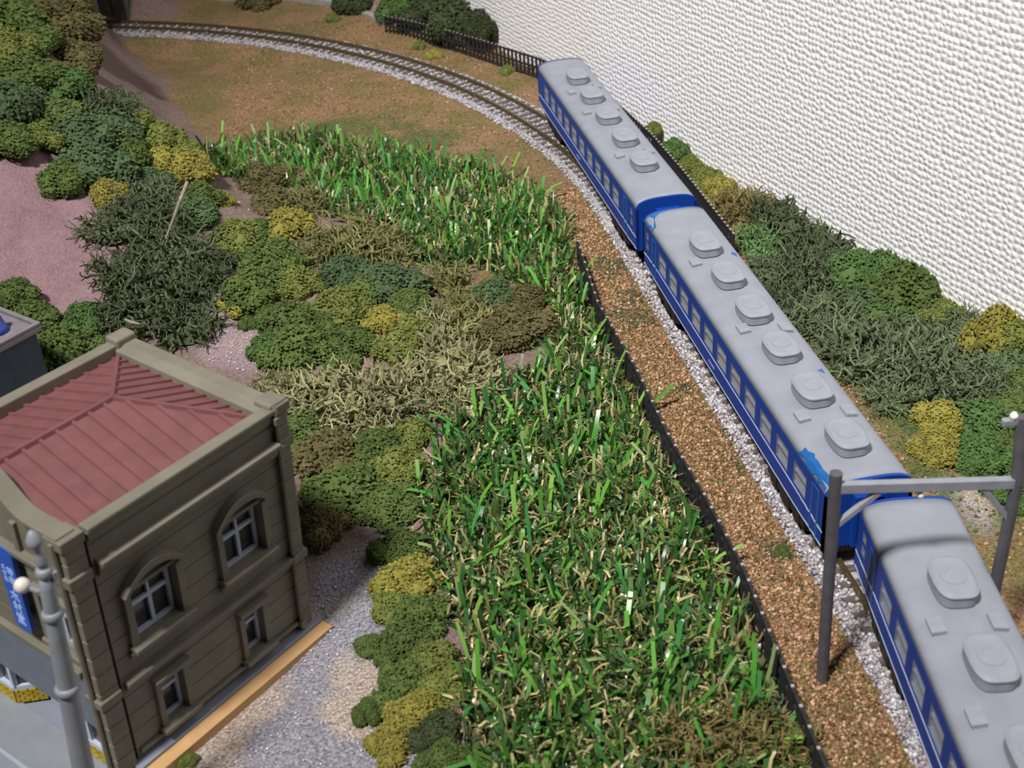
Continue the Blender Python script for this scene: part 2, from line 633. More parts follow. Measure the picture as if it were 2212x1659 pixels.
# ------------------------------------------------------------------ concrete kerb and pavement
M_CONC = mat('concrete', '9a9896', .8, .12, .4, bump=.15, bscale=1.5)
kerb = MB()
pts = [(-150, 462), (-112, 447), (-86, 421), (-66, 386), (-59, 366)]
for (x0, y0), (x1, y1) in zip(pts[:-1], pts[1:]):
    d = Vector((x1 - x0, y1 - y0, 0)).normalized()
    n = Vector((-d.y, d.x, 0)) * 1.6
    z0, z1 = -1, 5.0
    P = [Vector((x0, y0, 0)), Vector((x1, y1, 0))]
    kerb.add([P[0] - n + Vector((0, 0, z0)), P[1] - n + Vector((0, 0, z0)), P[1] + n + Vector((0, 0, z0)), P[0] + n + Vector((0, 0, z0)),
              P[0] - n + Vector((0, 0, z1)), P[1] - n + Vector((0, 0, z1)), P[1] + n + Vector((0, 0, z1)), P[0] + n + Vector((0, 0, z1))],
             [(0, 3, 2, 1), (4, 5, 6, 7), (0, 1, 5, 4), (1, 2, 6, 5), (2, 3, 7, 6), (3, 0, 4, 7)])
tag(kerb.build('retaining_kerb', M_CONC, bevel=.3), 'low grey concrete kerb between the far turf and the pink bank', 'kerb')

# ------------------------------------------------------------------ railway track
M_RAIL = mat('rail_metal', '7d6f52', .35, .15, .8, metal=.75)
M_SLEEP = mat('sleeper_plastic', '5b524e', .8, .25, .5)
M_BED = mat('ballast_bed', 'a9a6ad', .85, .25, 1.4, bump=.5, bscale=1.6)
trk = empty('railway_track')
tag(trk, 'single model railway track with pale ballast curving away to the tunnel', 'railway track')


def along(offs, z, s0, s1, step=3.0):
    out = []
    n = max(2, int((s1 - s0) / step))
    for i in range(n + 1):
        s = s0 + (s1 - s0) * i / n
        x, y, a = track(s)
        out.append([(x + o * math.cos(a), y + o * math.sin(a), zz) for o, zz in zip(offs, z)])
    return out


def sweep(mb, prof, s0, s1, step=4.0):
    """prof: closed list of (offset to the right, z)."""
    rows = along([p[0] for p in prof], [p[1] for p in prof], s0, s1, step)
    n = len(prof)
    b = len(mb.v)
    for r in rows:
        mb.v.extend(r)
    for i in range(len(rows) - 1):
        for k in range(n):
            mb.f.append((b + i * n + k, b + i * n + (k + 1) % n, b + (i + 1) * n + (k + 1) % n, b + (i + 1) * n + k))
    mb.f.append(tuple(b + k for k in range(n)))
    mb.f.append(tuple(b + (len(rows) - 1) * n + k for k in range(n - 1, -1, -1)))


bed = MB()
sweep(bed, [(-10.8, -.6), (10.8, -.6), (8.6, 1.5), (-8.6, 1.5)], S_MIN, S_MAX)
bed.build('ballast_bed', M_BED, trk)
for o in (-4.5, 4.5):
    r = MB()
    sweep(r, [(o - .55, 1.9), (o + .55, 1.9), (o + .55, 2.15), (o + .2, 2.4), (o + .2, 2.9), (o + .4, 3.0), (o + .4, 3.5), (o - .4, 3.5), (o - .4, 3.0), (o - .2, 2.9), (o - .2, 2.4), (o - .55, 2.15)], S_MIN, S_MAX, 5)
    r.build('rail', M_RAIL, trk)
sl = MB()
sl.box(-8.1, 8.1, -.95, .95, .7, 1.95)
for o in (-4.5, 4.5):
    for q in (-.95, .75):
        sl.box(o + q - .1, o + q + .3, -.4, .4, 1.95, 2.3)
sl_me = sl.mesh('sleeper')
sl_me.materials.append(M_SLEEP)
s = S_MIN + 2
while s < S_MAX:
    x, y, a = track(s)
    link('sleeper', sl_me, None, trk, loc=(x, y, 0), rot=(0, 0, a))
    s += 4.6

# loose ballast stones (too many to count): pale chips over the bed's shoulders and between the sleepers
OCT_V = np.array([(1, 0, 0), (-1, 0, 0), (0, 1, 0), (0, -1, 0), (0, 0, 1), (0, 0, -1)], float)
OCT_F = np.array([(0, 2, 4), (2, 1, 4), (1, 3, 4), (3, 0, 4), (2, 0, 5), (1, 2, 5), (3, 1, 5), (0, 3, 5)])


def chips(name, pos, size, cols, material, parent=None, flat=.8):
    """one mesh of many small irregular grains at pos (n, 3)."""
    n = len(pos)
    sz = size[:, None, None] * (.65 + .7 * nrng.random((n, 6, 1)))
    ang = nrng.random(n) * 6.283
    c, s_ = np.cos(ang), np.sin(ang)
    v = OCT_V[None] * sz * np.array([1, 1, flat])
    w = np.empty_like(v)
    tl = (nrng.random(n) - .5) * 1.2
    v = np.stack([v[..., 0], v[..., 1] * np.cos(tl)[:, None] - v[..., 2] * np.sin(tl)[:, None], v[..., 1] * np.sin(tl)[:, None] + v[..., 2] * np.cos(tl)[:, None]], -1)
    w[..., 0] = v[..., 0] * c[:, None] - v[..., 1] * s_[:, None]
    w[..., 1] = v[..., 0] * s_[:, None] + v[..., 1] * c[:, None]
    w[..., 2] = v[..., 2]
    w += pos[:, None]
    f = (OCT_F[None] + 6 * np.arange(n)[:, None, None]).reshape(-1, 3)
    me = bpy.data.meshes.new(name)
    me.vertices.add(n * 6)
    me.vertices.foreach_set('co', (w.reshape(-1, 3) * S).astype(np.float32).ravel())
    me.loops.add(len(f) * 3)
    me.loops.foreach_set('vertex_index', f.astype(np.int32).ravel())
    me.polygons.add(len(f))
    me.polygons.foreach_set('loop_start', np.arange(0, len(f) * 3, 3, dtype=np.int32))
    me.update(calc_edges=True)
    me.validate()
    a = me.color_attributes.new('tint', 'FLOAT_COLOR', 'POINT')
    a.data.foreach_set('color', np.repeat(np.c_[cols, np.ones(n)], 6, 0).astype(np.float32).ravel())
    me.materials.append(material)
    return link(name, me, None, parent)


M_STONE = attr_mat('ballast_stone', rough=.5, spec=.6)


def palette(n, hexes, jit=.2):
    P = np.array([lin(h) for h in hexes])
    return np.clip(P[nrng.integers(0, len(P), n)] * (1 + jit * (nrng.random((n, 1)) * 2 - 1)), 0, 1)


n = 15000
ss = np.r_[nrng.uniform(S_MIN, 205, 7000), nrng.uniform(195, S_MAX - 5, n - 7000)]
of = np.where(ss < 205, nrng.uniform(-11.0, -3.6, n), nrng.uniform(-11, 10, n))
tr = np.array([track(v) for v in ss])
edge = np.clip((np.abs(of) - 8.4) / 2.4, 0, 1)
pz = 1.6 - edge * 1.5 + nrng.random(n) * .25
on_sleeper = (np.abs(((ss - S_MIN - 2 + 2.3) % 4.6) - 2.3) < 1.0) & (np.abs(of) < 8.2)
sel = ~on_sleeper | (nrng.random(n) < .05)
pz[on_sleeper] += .4
P = np.c_[tr[:, 0] + of * np.cos(tr[:, 2]), tr[:, 1] + of * np.sin(tr[:, 2]), pz][sel]
chips('ballast_stones', P, nrng.uniform(.35, .75, len(P)), palette(len(P), ['b9b8be', 'a7a4aa', 'cfcdd2', '9a9090', '807c7c', 'b0a49e']), M_STONE, trk)['kind'] = 'stuff'

# loose turf crumbs beside the track
M_CRUMB = attr_mat('turf_crumb', rough=.75, spec=.35)
n = 26000
xs = np.r_[nrng.uniform(-31, -9, 15000), nrng.uniform(-140, 30, 7000), nrng.uniform(9, 75, 4000)]
ys = np.r_[nrng.uniform(-135, 150, 15000), nrng.uniform(140, 400, 7000), nrng.uniform(-130, 120, 4000)]
tdv = track_dist(xs, ys)
sel = (np.abs(tdv) > 11.6) & (xs < WALL_X(ys) - 1) & ((xs > -26.5) | (ys > 128))
xs, ys = xs[sel], ys[sel]
P = np.c_[xs, ys, [zt(a, b) + .15 for a, b in zip(xs, ys)]]
n = len(P)
cols = palette(n, ['9a7454', '80603f', 'b08a68', '64492f', 'a98566', '74683e', 'c4a486'])
mask_g = np.array([gz.shape and m_green[int((b - GY[0]) / 2), int((a - GX[0]) / 2)] for a, b in zip(xs, ys)])
gsel = nrng.random(n) < np.clip(mask_g, 0, .9)
cols[gsel] = palette(int(gsel.sum()), ['4c5c2c', '3a4a26', '6a7438', '7c8040'])
for px_, py_, rr_ in ((1365, 690, 8), (1325, 575, 7), (1370, 640, 5), (1610, 1010, 4), (1690, 1190, 5), (1480, 840, 3)):
    hx, hy, _z = hit(px_, py_)
    near_ = (np.hypot(xs - hx, ys - hy) < rr_ * (.6 + .6 * nrng.random(n))) & (nrng.random(n) < .75)
    cols[near_] = palette(int(near_.sum()), ['4a4f34', '3c4630', '5a5e3c', '6a5a3c'])
far = (ys > 150) & (nrng.random(n) < .45)
cols[far] = palette(int(far.sum()), ['7c7438', '6a6434', '8c7a44'])
tag(chips('turf_crumbs', P, nrng.uniform(.3, .62, n), cols, M_CRUMB, ground), 'loose brown and olive turf crumbs scattered beside the track', kind='stuff')

# pale glossy chips added to imitate glints on gravel and the slope's glossy patch
M_GLINT = attr_mat('glint_chip', rough=.12, spec=1.0)
P = []
for poly, k in ((GRAVEL, 900), (SHINY, 420)):
    p_ = np.array(poly)
    c_ = nrng.uniform(p_.min(0), p_.max(0), (k * 3, 2))
    c_ = c_[in_poly(c_[:, 0], c_[:, 1], poly)][:k]
    P += [(a_, b_, zt(a_, b_) + .2) for a_, b_ in c_]
P = np.array(P)
tag(chips('gravel_glints', P, nrng.uniform(.15, .42, len(P)), palette(len(P), ['e8e6ec', 'cfccd6', 'b8b4c0']), M_GLINT, ground, .5), 'small pale glossy chips added as glints on the gravel', kind='stuff')

# ------------------------------------------------------------------ coaches
BLUE = mat('coach_blue', '123f98', .5, .06, .15, spec=.22)
BLUE_L = mat('coach_light_blue', '235f9f', .4, .1, .5)
GREY = mat('coach_roof_grey', '8b909b', .6, .05, .2, bump=.02, bscale=3)
GREY2 = mat('ac_grey', '8f949f', .55, .05, .3)
WHITE = mat('stripe_white', 'ccd6f2', .45, .06, .6)
SILV = mat('window_silver', '7f8798', .4, .1, .4, metal=.4)
PANE = mat('coach_pane', 'a0a6b2', .16, spec=.8)
BLACK = mat('underframe_black', '15151a', .6, .2, .4)
WHEEL = mat('wheel_steel', '4a4a4e', .4, .1, .4, metal=.7)
BL, BW, HG, HC = 138.8, 19.3, 14.15, 17.0      # body length, width, gutter height, crown height above the body's underside


def roof_z(x):
    """roof profile over the half width."""
    t = min(1.0, abs(x) / (BW / 2))
    return HG + (HC - HG) * math.sqrt(max(0.0, 1 - t ** 3.2))


def cells(u0, u1, z0, z1, openings):
    """split a rectangle round rectangular openings (a0, a1, b0, b1) -> list of rectangles."""
    us = sorted({u0, u1, *[v for o in openings for v in o[:2]]})
    us = [u for u in us if u0 - 1e-6 <= u <= u1 + 1e-6]
    out = []
    for a, b in zip(us[:-1], us[1:]):
        m = (a + b) / 2
        holes = sorted((max(o[2], z0), min(o[3], z1)) for o in openings if o[0] < m < o[1] and o[3] > z0 and o[2] < z1)
        z = z0
        for h0, h1 in holes:
            if h0 > z + 1e-6:
                out.append((a, b, z, h0))
            z = max(z, h1)
        if z < z1 - 1e-6:
            out.append((a, b, z, z1))
    return out


def rect_frame(mb, a0, a1, b0, b1, w, put):
    """four bars round a rectangle; put(a0, a1, b0, b1) adds a box."""
    put(a0, a1, b0, b0 + w)
    put(a0, a1, b1 - w, b1)
    put(a0, a0 + w, b0 + w, b1 - w)
    put(a1 - w, a1, b0 + w, b1 - w)


def win_meshes(wy, wz, key):
    fr = MB()
    put = lambda a0, a1, b0, b1: fr.box(-.35, .12, a0, a1, b0, b1)
    rect_frame(fr, -wy / 2, wy / 2, 0, wz, .35, put)
    put(-wy / 2 + .35, wy / 2 - .35, wz * .56, wz * .56 + .35)
    pn = MB()
    pn.box(-.5, -.3, -wy / 2 + .2, wy / 2 - .2, .2, wz - .2)
    f, p = fr.mesh('window_frame_' + key), pn.mesh('window_pane_' + key)
    f.materials.append(SILV)
    p.materials.append(PANE)
    return f, p


WIN_BIG = win_meshes(7.2, 6.0, 'large')
WIN_SML = win_meshes(2.6, 2.3, 'small')
# air conditioner: straight flanks, bowed ends, overhanging lid, fan cap
ac_plan = []
for k in range(36):
    t = 2 * math.pi * (k + .5) / 36
    c_, s_ = math.cos(t), math.sin(t)
    ac_plan.append((math.copysign(3.95 * abs(c_) ** .5, c_), math.copysign(5.75 * abs(s_) ** .8, s_)))
AC_BODY = MB().prism([(x * .96, y * .965) for x, y in ac_plan], .0, 2.3).mesh('ac_housing')
AC_GAP = MB().prism([(x * .88, y * .9) for x, y in ac_plan], -.95, .05).mesh('ac_skirt')
_lid = MB()
nl = len(ac_plan)
_lid.add([(x, y, 2.2) for x, y in ac_plan] + [(x, y, 2.5) for x, y in ac_plan] + [(x * .85, y * .88, 2.85) for x, y in ac_plan],
         [tuple(range(nl - 1, -1, -1)), tuple(range(2 * nl, 3 * nl))] + [(r * nl + i, r * nl + (i + 1) % nl, (r + 1) * nl + (i + 1) % nl, (r + 1) * nl + i) for r in (0, 1) for i in range(nl)])
AC_LID = _lid.mesh('ac_lid')
AC_FAN = MB().lathe([(2.5, 2.7), (2.4, 2.98), (1.6, 3.12), (1.5, 3.0), (.5, 3.05)], n=20).mesh('ac_fan_cap')
AC_BODY.materials.append(GREY2)
AC_GAP.materials.append(GREY2)
AC_LID.materials.append(GREY2)
AC_FAN.materials.append(GREY2)
VENT = MB()
VENT.box(-1.35, 1.35, -1.9, 1.9, -.6, .55)
for k in range(5):
    VENT.box(-1.2 + k * .55, -1.0 + k * .55, -2.15, -1.9, -.4, .48)
VENT_ME = VENT.mesh('roof_hatch')
VENT_ME.materials.append(GREY2)
WHEEL_ME = MB().lathe([(2.9, 0), (2.9, .35), (2.6, .4), (2.6, 1.6)], n=16).mesh('wheel')
WHEEL_ME.materials.append(WHEEL)


def coach(label, x, y, a, wins, acs, vents, small, doors, patches=()):
    c = empty('passenger_coach', (x, y, ZB), (0, 0, a))
    tag(c, label, 'train carriage', 'blue coaches of the model train')
    hw, hl = BW / 2, BL / 2
    big = [(w - 3.6, w + 3.6, 5.6, 11.6) for w in wins]
    sm = [(w - 1.3, w + 1.3, z, z + 2.3) for w in small for z in (6.6, 9.9)]
    for sgn, nm in ((-1, 'side_panel'), (1, 'side_panel')):
        m = MB()
        for a0, a1, z0, z1 in cells(-hl, hl, 0, HG, big + sm):
            x0, x1 = (-hw, -hw + .8) if sgn < 0 else (hw - .8, hw)
            m.box(x0, x1, a0, a1, z0, z1)
        p = m.build(nm, BLUE, c)
        for w in wins:
            f = link('window', WIN_BIG[0], None, p, loc=(sgn * (hw - .15), w, 5.6), rot=(0, 0, 0 if sgn > 0 else math.pi))
            link('pane', WIN_BIG[1], None, f)
        for w in small:
            for z in (6.6, 9.9):
                f = link('window', WIN_SML[0], None, p, loc=(sgn * (hw - .15), w, z), rot=(0, 0, 0 if sgn > 0 else math.pi))
                link('pane', WIN_SML[1], None, f)
        for d in doors:
            m = MB()
            X = lambda t: sgn * (hw + t)
            lo, hi = sorted((X(-.1), X(.14)))
            for e in (-1.9, -1.45, 1.45, 1.9):
                m.box(lo, hi, d + e - .12, d + e + .12, .8, HG - 1.2)
            m.box(lo, hi, d - 1.9, d + 1.9, HG - 1.4, HG - 1.1)
            m.build('door_frame', BLUE_L if sgn < 0 else BLUE, c)
        # hand-painted white lines: one under the windows, one along the lower edge, ragged near the ends
        for z, th, seed in ((4.75, .34, 1), (.28, .3, 2)):
            m = MB()
            rr = random.Random(seed * 31 + int(y) + sgn)
            prev = None
            N = 120
            vs = []
            for k in range(N + 1):
                t = -hl + .5 + (BL - 1.0) * k / N
                e = min(t + hl, hl - t)
                rag = max(0, 1 - e / 16)
                zz = z + rr.uniform(-.5, .35) * rag * .7 - (.55 * rag if seed == 1 else -.35 * rag) + rr.uniform(-.03, .03)
                w = th * (1 + rr.uniform(-.3, .9) * rag)
                vs.append((t, zz, w))
            for (t0, z0, w0), (t1, z1, w1) in zip(vs[:-1], vs[1:]):
                xa, xb = sgn * (hw - .1), sgn * (hw + .07)
                V = [(xa, t0, z0 - w0 / 2), (xb, t0, z0 - w0 / 2), (xb, t0, z0 + w0 / 2), (xa, t0, z0 + w0 / 2), (xa, t1, z1 - w1 / 2), (xb, t1, z1 - w1 / 2), (xb, t1, z1 + w1 / 2), (xa, t1, z1 + w1 / 2)]
                m.add(V, [(0, 1, 5, 4), (1, 2, 6, 5), (2, 3, 7, 6), (3, 0, 4, 7)])
            m.build('stripe', WHITE, c)
    # painted number marks low on the side
    m = MB()
    for k in range(5):
        m.box(-hw - .05, -hw + .05, 6.2 - k * 1.0, 6.75 - k * 1.0, 2.1, 2.6)
    m.build('number_mark', WHITE, c)
    # ends: arched panel, gangway, door
    for e in (-1, 1):
        prof = [(-hw, 0), (hw, 0)] + [(hw * (1 - 2 * k / 24), roof_z(hw * (1 - 2 * k / 24))) for k in range(25)]
        m = MB()
        y0, y1 = sorted((e * hl, e * (hl - .9)))
        m.extrude(prof, 'y', y0, y1)
        p = m.build('end_panel', BLUE, c)
        m = MB()
        y0, y1 = sorted((e * hl, e * (hl + 1.4)))
        rect_frame(m, -3.6, 3.6, .4, 13.6, .8, lambda a0, a1, b0, b1: m.box(a0, a1, y0, y1, b0, b1))
        m.build('gangway', BLUE, p)
        m = MB()
        y0, y1 = sorted((e * (hl - .1), e * (hl + .25)))
        m.box(-2.8, 2.8, y0, y1, 1.2, 12.8)
        m.build('end_door', BLUE, p)
        m = MB()
        y0, y1 = sorted((e * (hl - 6), e * (hl + 2.4)))
        m.box(-.6, .6, y0, y1, -2.6, -1.5)
        y0, y1 = sorted((e * (hl + 1.6), e * (hl + 3.4)))
        m.box(-1.5, 1.5, y0, y1, -3.1, -1.3)
        m.build('coupler', BLACK, c)
    # roof
    m = MB()
    K = 28
    rows = []
    for j, (yy, sc) in enumerate([(-hl + .85, 1.0), (-hl + 3, 1.0), (hl - 3, 1.0), (hl - .85, 1.0)]):
        rows.append([(hw * (1 - 2 * k / K) * .995, yy, roof_z(hw * (1 - 2 * k / K)) + .03) for k in range(K + 1)])
    b = 0
    for r in rows:
        m.v.extend(r)
    for j in range(3):
        for k in range(K):
            m.f.append((j * (K + 1) + k, (j + 1) * (K + 1) + k, (j + 1) * (K + 1) + k + 1, j * (K + 1) + k + 1))
    rf = m.build('roof', GREY, c, smooth=True, fix=False)
    sol = rf.modifiers.new('solid', 'SOLIDIFY')
    sol.thickness = .5 * S
    sol.offset = -1
    for t in acs:
        u = link('air_conditioner', AC_BODY, None, c, loc=(0, t, HC + .35))
        link('lid', AC_LID, None, u)
        link('fan_cap', AC_FAN, None, u)
        link('skirt', AC_GAP, None, u)
    for vx, vy in vents:
        link('roof_hatch', VENT_ME, None, c, loc=(vx, vy, roof_z(vx) + .15), rot=(0, .12 * (1 if vx > 0 else -1), 0))
    for poly in patches:
        m = MB()
        n_ = len(poly)
        top = [(px_, py_, roof_z(px_) + .1) for px_, py_ in poly]
        bot = [(px_, py_, roof_z(px_) - .2) for px_, py_ in poly]
        cx_, cy_ = sum(p[0] for p in poly) / n_, sum(p[1] for p in poly) / n_
        m.add(top + bot + [(cx_, cy_, roof_z(cx_) + .12)], [(i, (i + 1) % n_, 2 * n_) for i in range(n_)] + [(i, n_ + i, n_ + (i + 1) % n_, (i + 1) % n_) for i in range(n_)])
        o = m.build('paint_patch', BLUE_L, c)
        o['label'] = 'flake of bright blue paint on the grey roof'
    # floor, underframe boxes, bogies
    m = MB()
    m.box(-hw + .8, hw - .8, -hl + 1, hl - 1, .2, 1.0)
    m.box(-hw + 1.4, hw - 1.4, -hl + 1, hl - 1, -.4, .2)
    m.build('floor_pan', BLACK, c)
    m = MB()
    m.box(-6.5, 6.5, -hl + 1.5, hl - 1.5, 1.0, 5.2)
    m.build('seat_block', mat('coach_interior', '8d8f96', .7, .3, .2), c)
    for x0, x1, y0, y1 in ((-8, -2, -20, 4), (2, 8, -14, 16), (-8, -3, 10, 22), (-7.5, 7.5, -2, 2)):
        MB().box(x0, x1, y0, y1, -3.2, -.3).build('equipment_box', BLACK, c, bevel=.3)
    for e in (-1, 1):
        m = MB()
        yb = e * (hl - 22.5)
        for q in (-1, 1):
            m.box(q * 8.3 - .7, q * 8.3 + .7, yb - 11, yb + 11, -3.4, -1.2)
            for t in (-7, 7):
                m.box(q * 8.5 - .7, q * 8.5 + .7, yb + t - 1.8, yb + t + 1.8, -4.2, -.8)
            m.box(q * 8.5 - .7, q * 8.5 + .7, yb - 2.6, yb + 2.6, -4.6, -.4)
        m.box(-8, 8, yb - 2, yb + 2, -2.6, -.3)
        bg = m.build('bogie', BLACK, c)
        for t in (-7, 7):
            for q in (-1, 1):
                link('wheel', WHEEL_ME, None, bg, loc=(q * 3.6, yb + t, -2.1), rot=(0, math.pi / 2 * q, 0))
    return c


def jag(pts, seed, amp=.45):
    """ragged outline through pts."""
    r = random.Random(seed)
    out = []
    for (x0, y0), (x1, y1) in zip(pts, pts[1:] + pts[:1]):
        n_ = max(2, int(math.hypot(x1 - x0, y1 - y0) / 1.1))
        for k in range(n_):
            t = k / n_
            out.append((x0 + (x1 - x0) * t + r.uniform(-amp, amp), y0 + (y1 - y0) * t + r.uniform(-amp, amp)))
    return [(max(-9.6, min(9.6, a)), max(-68.6, min(68.6, b))) for a, b in out]


coach('blue coach with five roof air conditioners, end of the train nearest the tunnel', -.989, 147.094, .016,
      [54.3 - 11.1 * k for k in range(10)], [42.3 - 21.7 * k for k in range(5)],
      [(-5, 30.5), (5.4, 33.5), (-5, 8.6), (5.4, 9), (-4.8, -33.5), (5.4, -33)], [-63.8], [-57.2])
coach('middle coach with six roof air conditioners and blue paint flaked onto its roof', 0, 0, 0,
      [49.4 - 10.5 * k for k in range(11)], [40.4 - 19.35 * k for k in range(6)],
      [(-4.9, 33.6), (-4.6, -4.3), (5.5, -6.5), (-5.1, -44.3), (5.5, -45)], [65.0], [57.8, -64.2],
      [jag([(-9.6, 68.6), (-9.6, 60.5), (-8.5, 60), (-7.4, 66), (-4.5, 68.0), (-2, 68.6)], 3, .3), jag([(-9.6, -68), (-9.6, -53.5), (-8.6, -54.5), (-7.4, -57.5), (-8, -61), (-7.2, -64), (-7.4, -68.2)], 5),
       [(6.2, 36.2), (7.6, 34.8), (8.2, 37.4), (7.0, 37.6)], [(5.6, -27.0), (7.0, -28.3), (7.2, -26.0)]])
coach('coach at the head of the train, passing under the catenary portal', -6.98, -145.375, -.166,
      [48.0 - 10.5 * k for k in range(11)], [42.0 - 20.2 * k for k in range(6)],
      [(-5.6, 32.7), (5.2, 32.7), (-5.6, 11.5), (5.2, 11.5), (-5.6, -30)], [64.2], [57.5])

# ------------------------------------------------------------------ town building (slightly out of plumb, as it stands on the layout)
WALLC = mat('building_olive', '7a7669', .62, .10, .12, spec=.4, bump=.03, bscale=1.2)
QUOINC = mat('building_quoin', '7a7567', .62, .12, .2, spec=.4)
ROOFR = mat('roof_red', '784d4f', .6, .08, .25, spec=.4)
WFRAME = mat('window_white', 'b9bdd2', .5, .06, .3)
DARKGL = mat('window_glass', 'b4b8be', .08, spec=.5, trans=.93)
SHOPG = mat('shop_grey', '6f7886', .6, .07, .3)
BQ = (-154.179, -85.479, .767191, 47.33, 45.05, 58.06, .044533, .040208)
b = empty('town_building', (BQ[0], BQ[1], 0))
b.matrix_world = Matrix.Translation((BQ[0] * S, BQ[1] * S, 0)) @ Matrix.Rotation(BQ[2], 4, 'Z') @ Matrix.Rotation(BQ[6], 4, 'X') @ Matrix.Rotation(BQ[7], 4, 'Y')
tag(b, 'olive two-storey town building with red hipped roof and blue shop sign', 'building')
W_, D_, H_ = BQ[3], BQ[4], BQ[5]
FU = -3.9                        # front face
ARW = [(5.9, 16.3), (28.0, 38.4)]
LOW = [(8.3, 13.7), (30.2, 35.2)]
op_right = [(a, c, 28.0, 39.6) for a, c in ARW] + [(a, c, 4.6, 16.2) for a, c in LOW]
# horizontal courses with recessed joints
levels = [0.0, 3.6, 8.2, 12.8, 17.4, 22.0, 26.6, 31.2, 35.8, 40.4, 45.0, 49.6, 54.0, 57.4]


def course_wall(put, a0, a1, ops):
    for z0, z1 in zip(levels[:-1], levels[1:]):
        m = MB()
        for c0, c1, e0, e1 in cells(a0, a1, z0, z1 - .22, ops):
            put(m, c0, c1, e0, e1)
        for c0, c1, e0, e1 in cells(a0, a1, z1 - .22, z1, ops):
            put(m, c0, c1, e0, e1, .3)
        m.build('wall_course', WALLC, b)


course_wall(lambda m, a, c, e, f, i=0: m.box(a, c, i, 1.8, e, f), .7, W_, op_right)
course_wall(lambda m, a, c, e, f, i=0: m.box(W_ - 1.8, W_ - i, a, c, e, f), 1.8, D_, [])
course_wall(lambda m, a, c, e, f, i=0: m.box(a, c, D_ - 1.8, D_ - i, e, f), 0, W_ - 1.8, [])
FOP = [(2.9, 10.5, 31.0, 42.0), (34.4, 42.0, 31.0, 42.0), (3.4, 41.6, -1.0, 12.4)]
course_wall(lambda m, a, c, e, f, i=0: m.box(FU + i, 0, a, c, e, f), 0, D_, FOP)
# inner core of the model
m = MB()
m.box(6, W_ - 6, 5.5, D_ - 6, 1, 52)
m.build('interior_block', mat('interior_plastic', '6e685e', .8), b)
# mouldings along the right wall and round the building
for z0, z1, d in ((49.4, 50.6, 2.3), (47.9, 49.4, 1.5), (46.9, 47.9, .7), (20.2, 21.4, 1.7), (18.9, 20.2, .8), (2.4, 3.4, .8)):
    MB().box(1.2, 44.6, -d, .3, z0, z1).build('cornice', WALLC, b, bevel=.25)
    MB().box(W_ - .3, W_ + d, 0, D_, z0, z1).build('cornice', WALLC, b, bevel=.25)
for z0, z1, d in ((49.4, 50.6, 1.8), (47.9, 49.4, 1.0), (25.2, 26.8, 1.2)):
    MB().box(FU - d, FU + .3, 3.0, D_ - 3.0, z0, z1).build('cornice', WALLC, b, bevel=.25)
# corner quoins
for k in range(13):
    z0, z1 = 1.0 + k * 4.35, 1.0 + k * 4.35 + 4.15
    if 46 < (z0 + z1) / 2 < 49 or 18 < (z0 + z1) / 2 < 19.5:
        pass
    MB().box(FU - .45, -.25, -.75, 2.9, z0, z1).build('quoin', QUOINC, b, bevel=.18)
    MB().box(45.3, W_ + .9, -.85, 3.0, z0, z1).build('quoin', QUOINC, b, bevel=.18)
    MB().box(44.6, W_ + .8, D_ - 2.8, D_ + .8, z0, z1).build('quoin', QUOINC, b, bevel=.18)
for z0, z1 in ((48.0, 50.2), (19.2, 21.2), (56.2, 58.4)):
    MB().box(FU - 1.1, -.1, -1.3, 3.4, z0, z1).build('quoin_band', QUOINC, b, bevel=.25)
    MB().box(45.2, W_ + 1.5, -1.4, 3.3, z0, z1).build('quoin_band', QUOINC, b, bevel=.25)
# parapets
MB().box(0.7, W_, -1.3, 1.5, 56.8, H_).build('parapet', WALLC, b, bevel=.35)
MB().box(0.7, W_, -.7, 1.2, 55.0, 56.8).build('parapet', WALLC, b, bevel=.2)
m = MB()
m.extrude([(W_ - 4.6, 55), (W_ + .6, 55), (W_ + .6, 58.1), (W_ - 2.4, 58.1), (W_ - 4.6, 57.3)], 'y', 0.4, D_)
m.build('parapet', WALLC, b, bevel=.25)
MB().box(2, W_, D_ - 2.4, D_ + .5, 53, 58.3).build('parapet', WALLC, b, bevel=.3)
MB().box(W_ - 4.2, W_ + .9, D_ - 3.0, D_ + .9, 55, 59.6).build('parapet_pier', QUOINC, b, bevel=.5)
MB().box(W_ - 3.4, W_ + 1.2, -1.0, 3.6, 56.6, 59.0).build('parapet_pier', QUOINC, b, bevel=.5)
# front parapet sweeping up towards the middle of the facade
prof = [(0, 52), (D_, 52), (D_, 57.0)]
top = []
for k in range(31):
    v = D_ * k / 30
    t = abs(v - D_ / 2) / (D_ / 2)
    top.append((v, 58.0 + (5.4 if t < .12 else 5.4 * max(0, (math.cos(math.pi * min(1, (t - .12) / .5)) + 1) / 2))))
m = MB()
n_ = len(top)
lo = [(v, 50.6) for v, _ in top]
vs = []
for u in (FU - .2, FU + 2.6):
    vs += [(u, v, z) for v, z in lo] + [(u, v, z) for v, z in top]
fs = []
for k in range(n_ - 1):
    fs += [(k, k + 1, n_ + k + 1, n_ + k), (2 * n_ + k, 3 * n_ + k, 3 * n_ + k + 1, 2 * n_ + k + 1), (n_ + k, n_ + k + 1, 3 * n_ + k + 1, 3 * n_ + k), (k, 2 * n_ + k, 2 * n_ + k + 1, k + 1)]
fs += [(0, n_, 3 * n_, 2 * n_), (n_ - 1, 3 * n_ - 1, 4 * n_ - 1, 2 * n_ - 1)]
m.add(vs, fs)
m.build('front_parapet', WALLC, b)
m = MB()
vs = []
for u, dz in ((FU - .9, .0), (FU + 2.9, .0)):
    vs += [(u, v, z - .1) for v, z in top] + [(u, v, z + .7) for v, z in top]
m.add(vs, fs)
m.build('parapet_coping', WALLC, b)
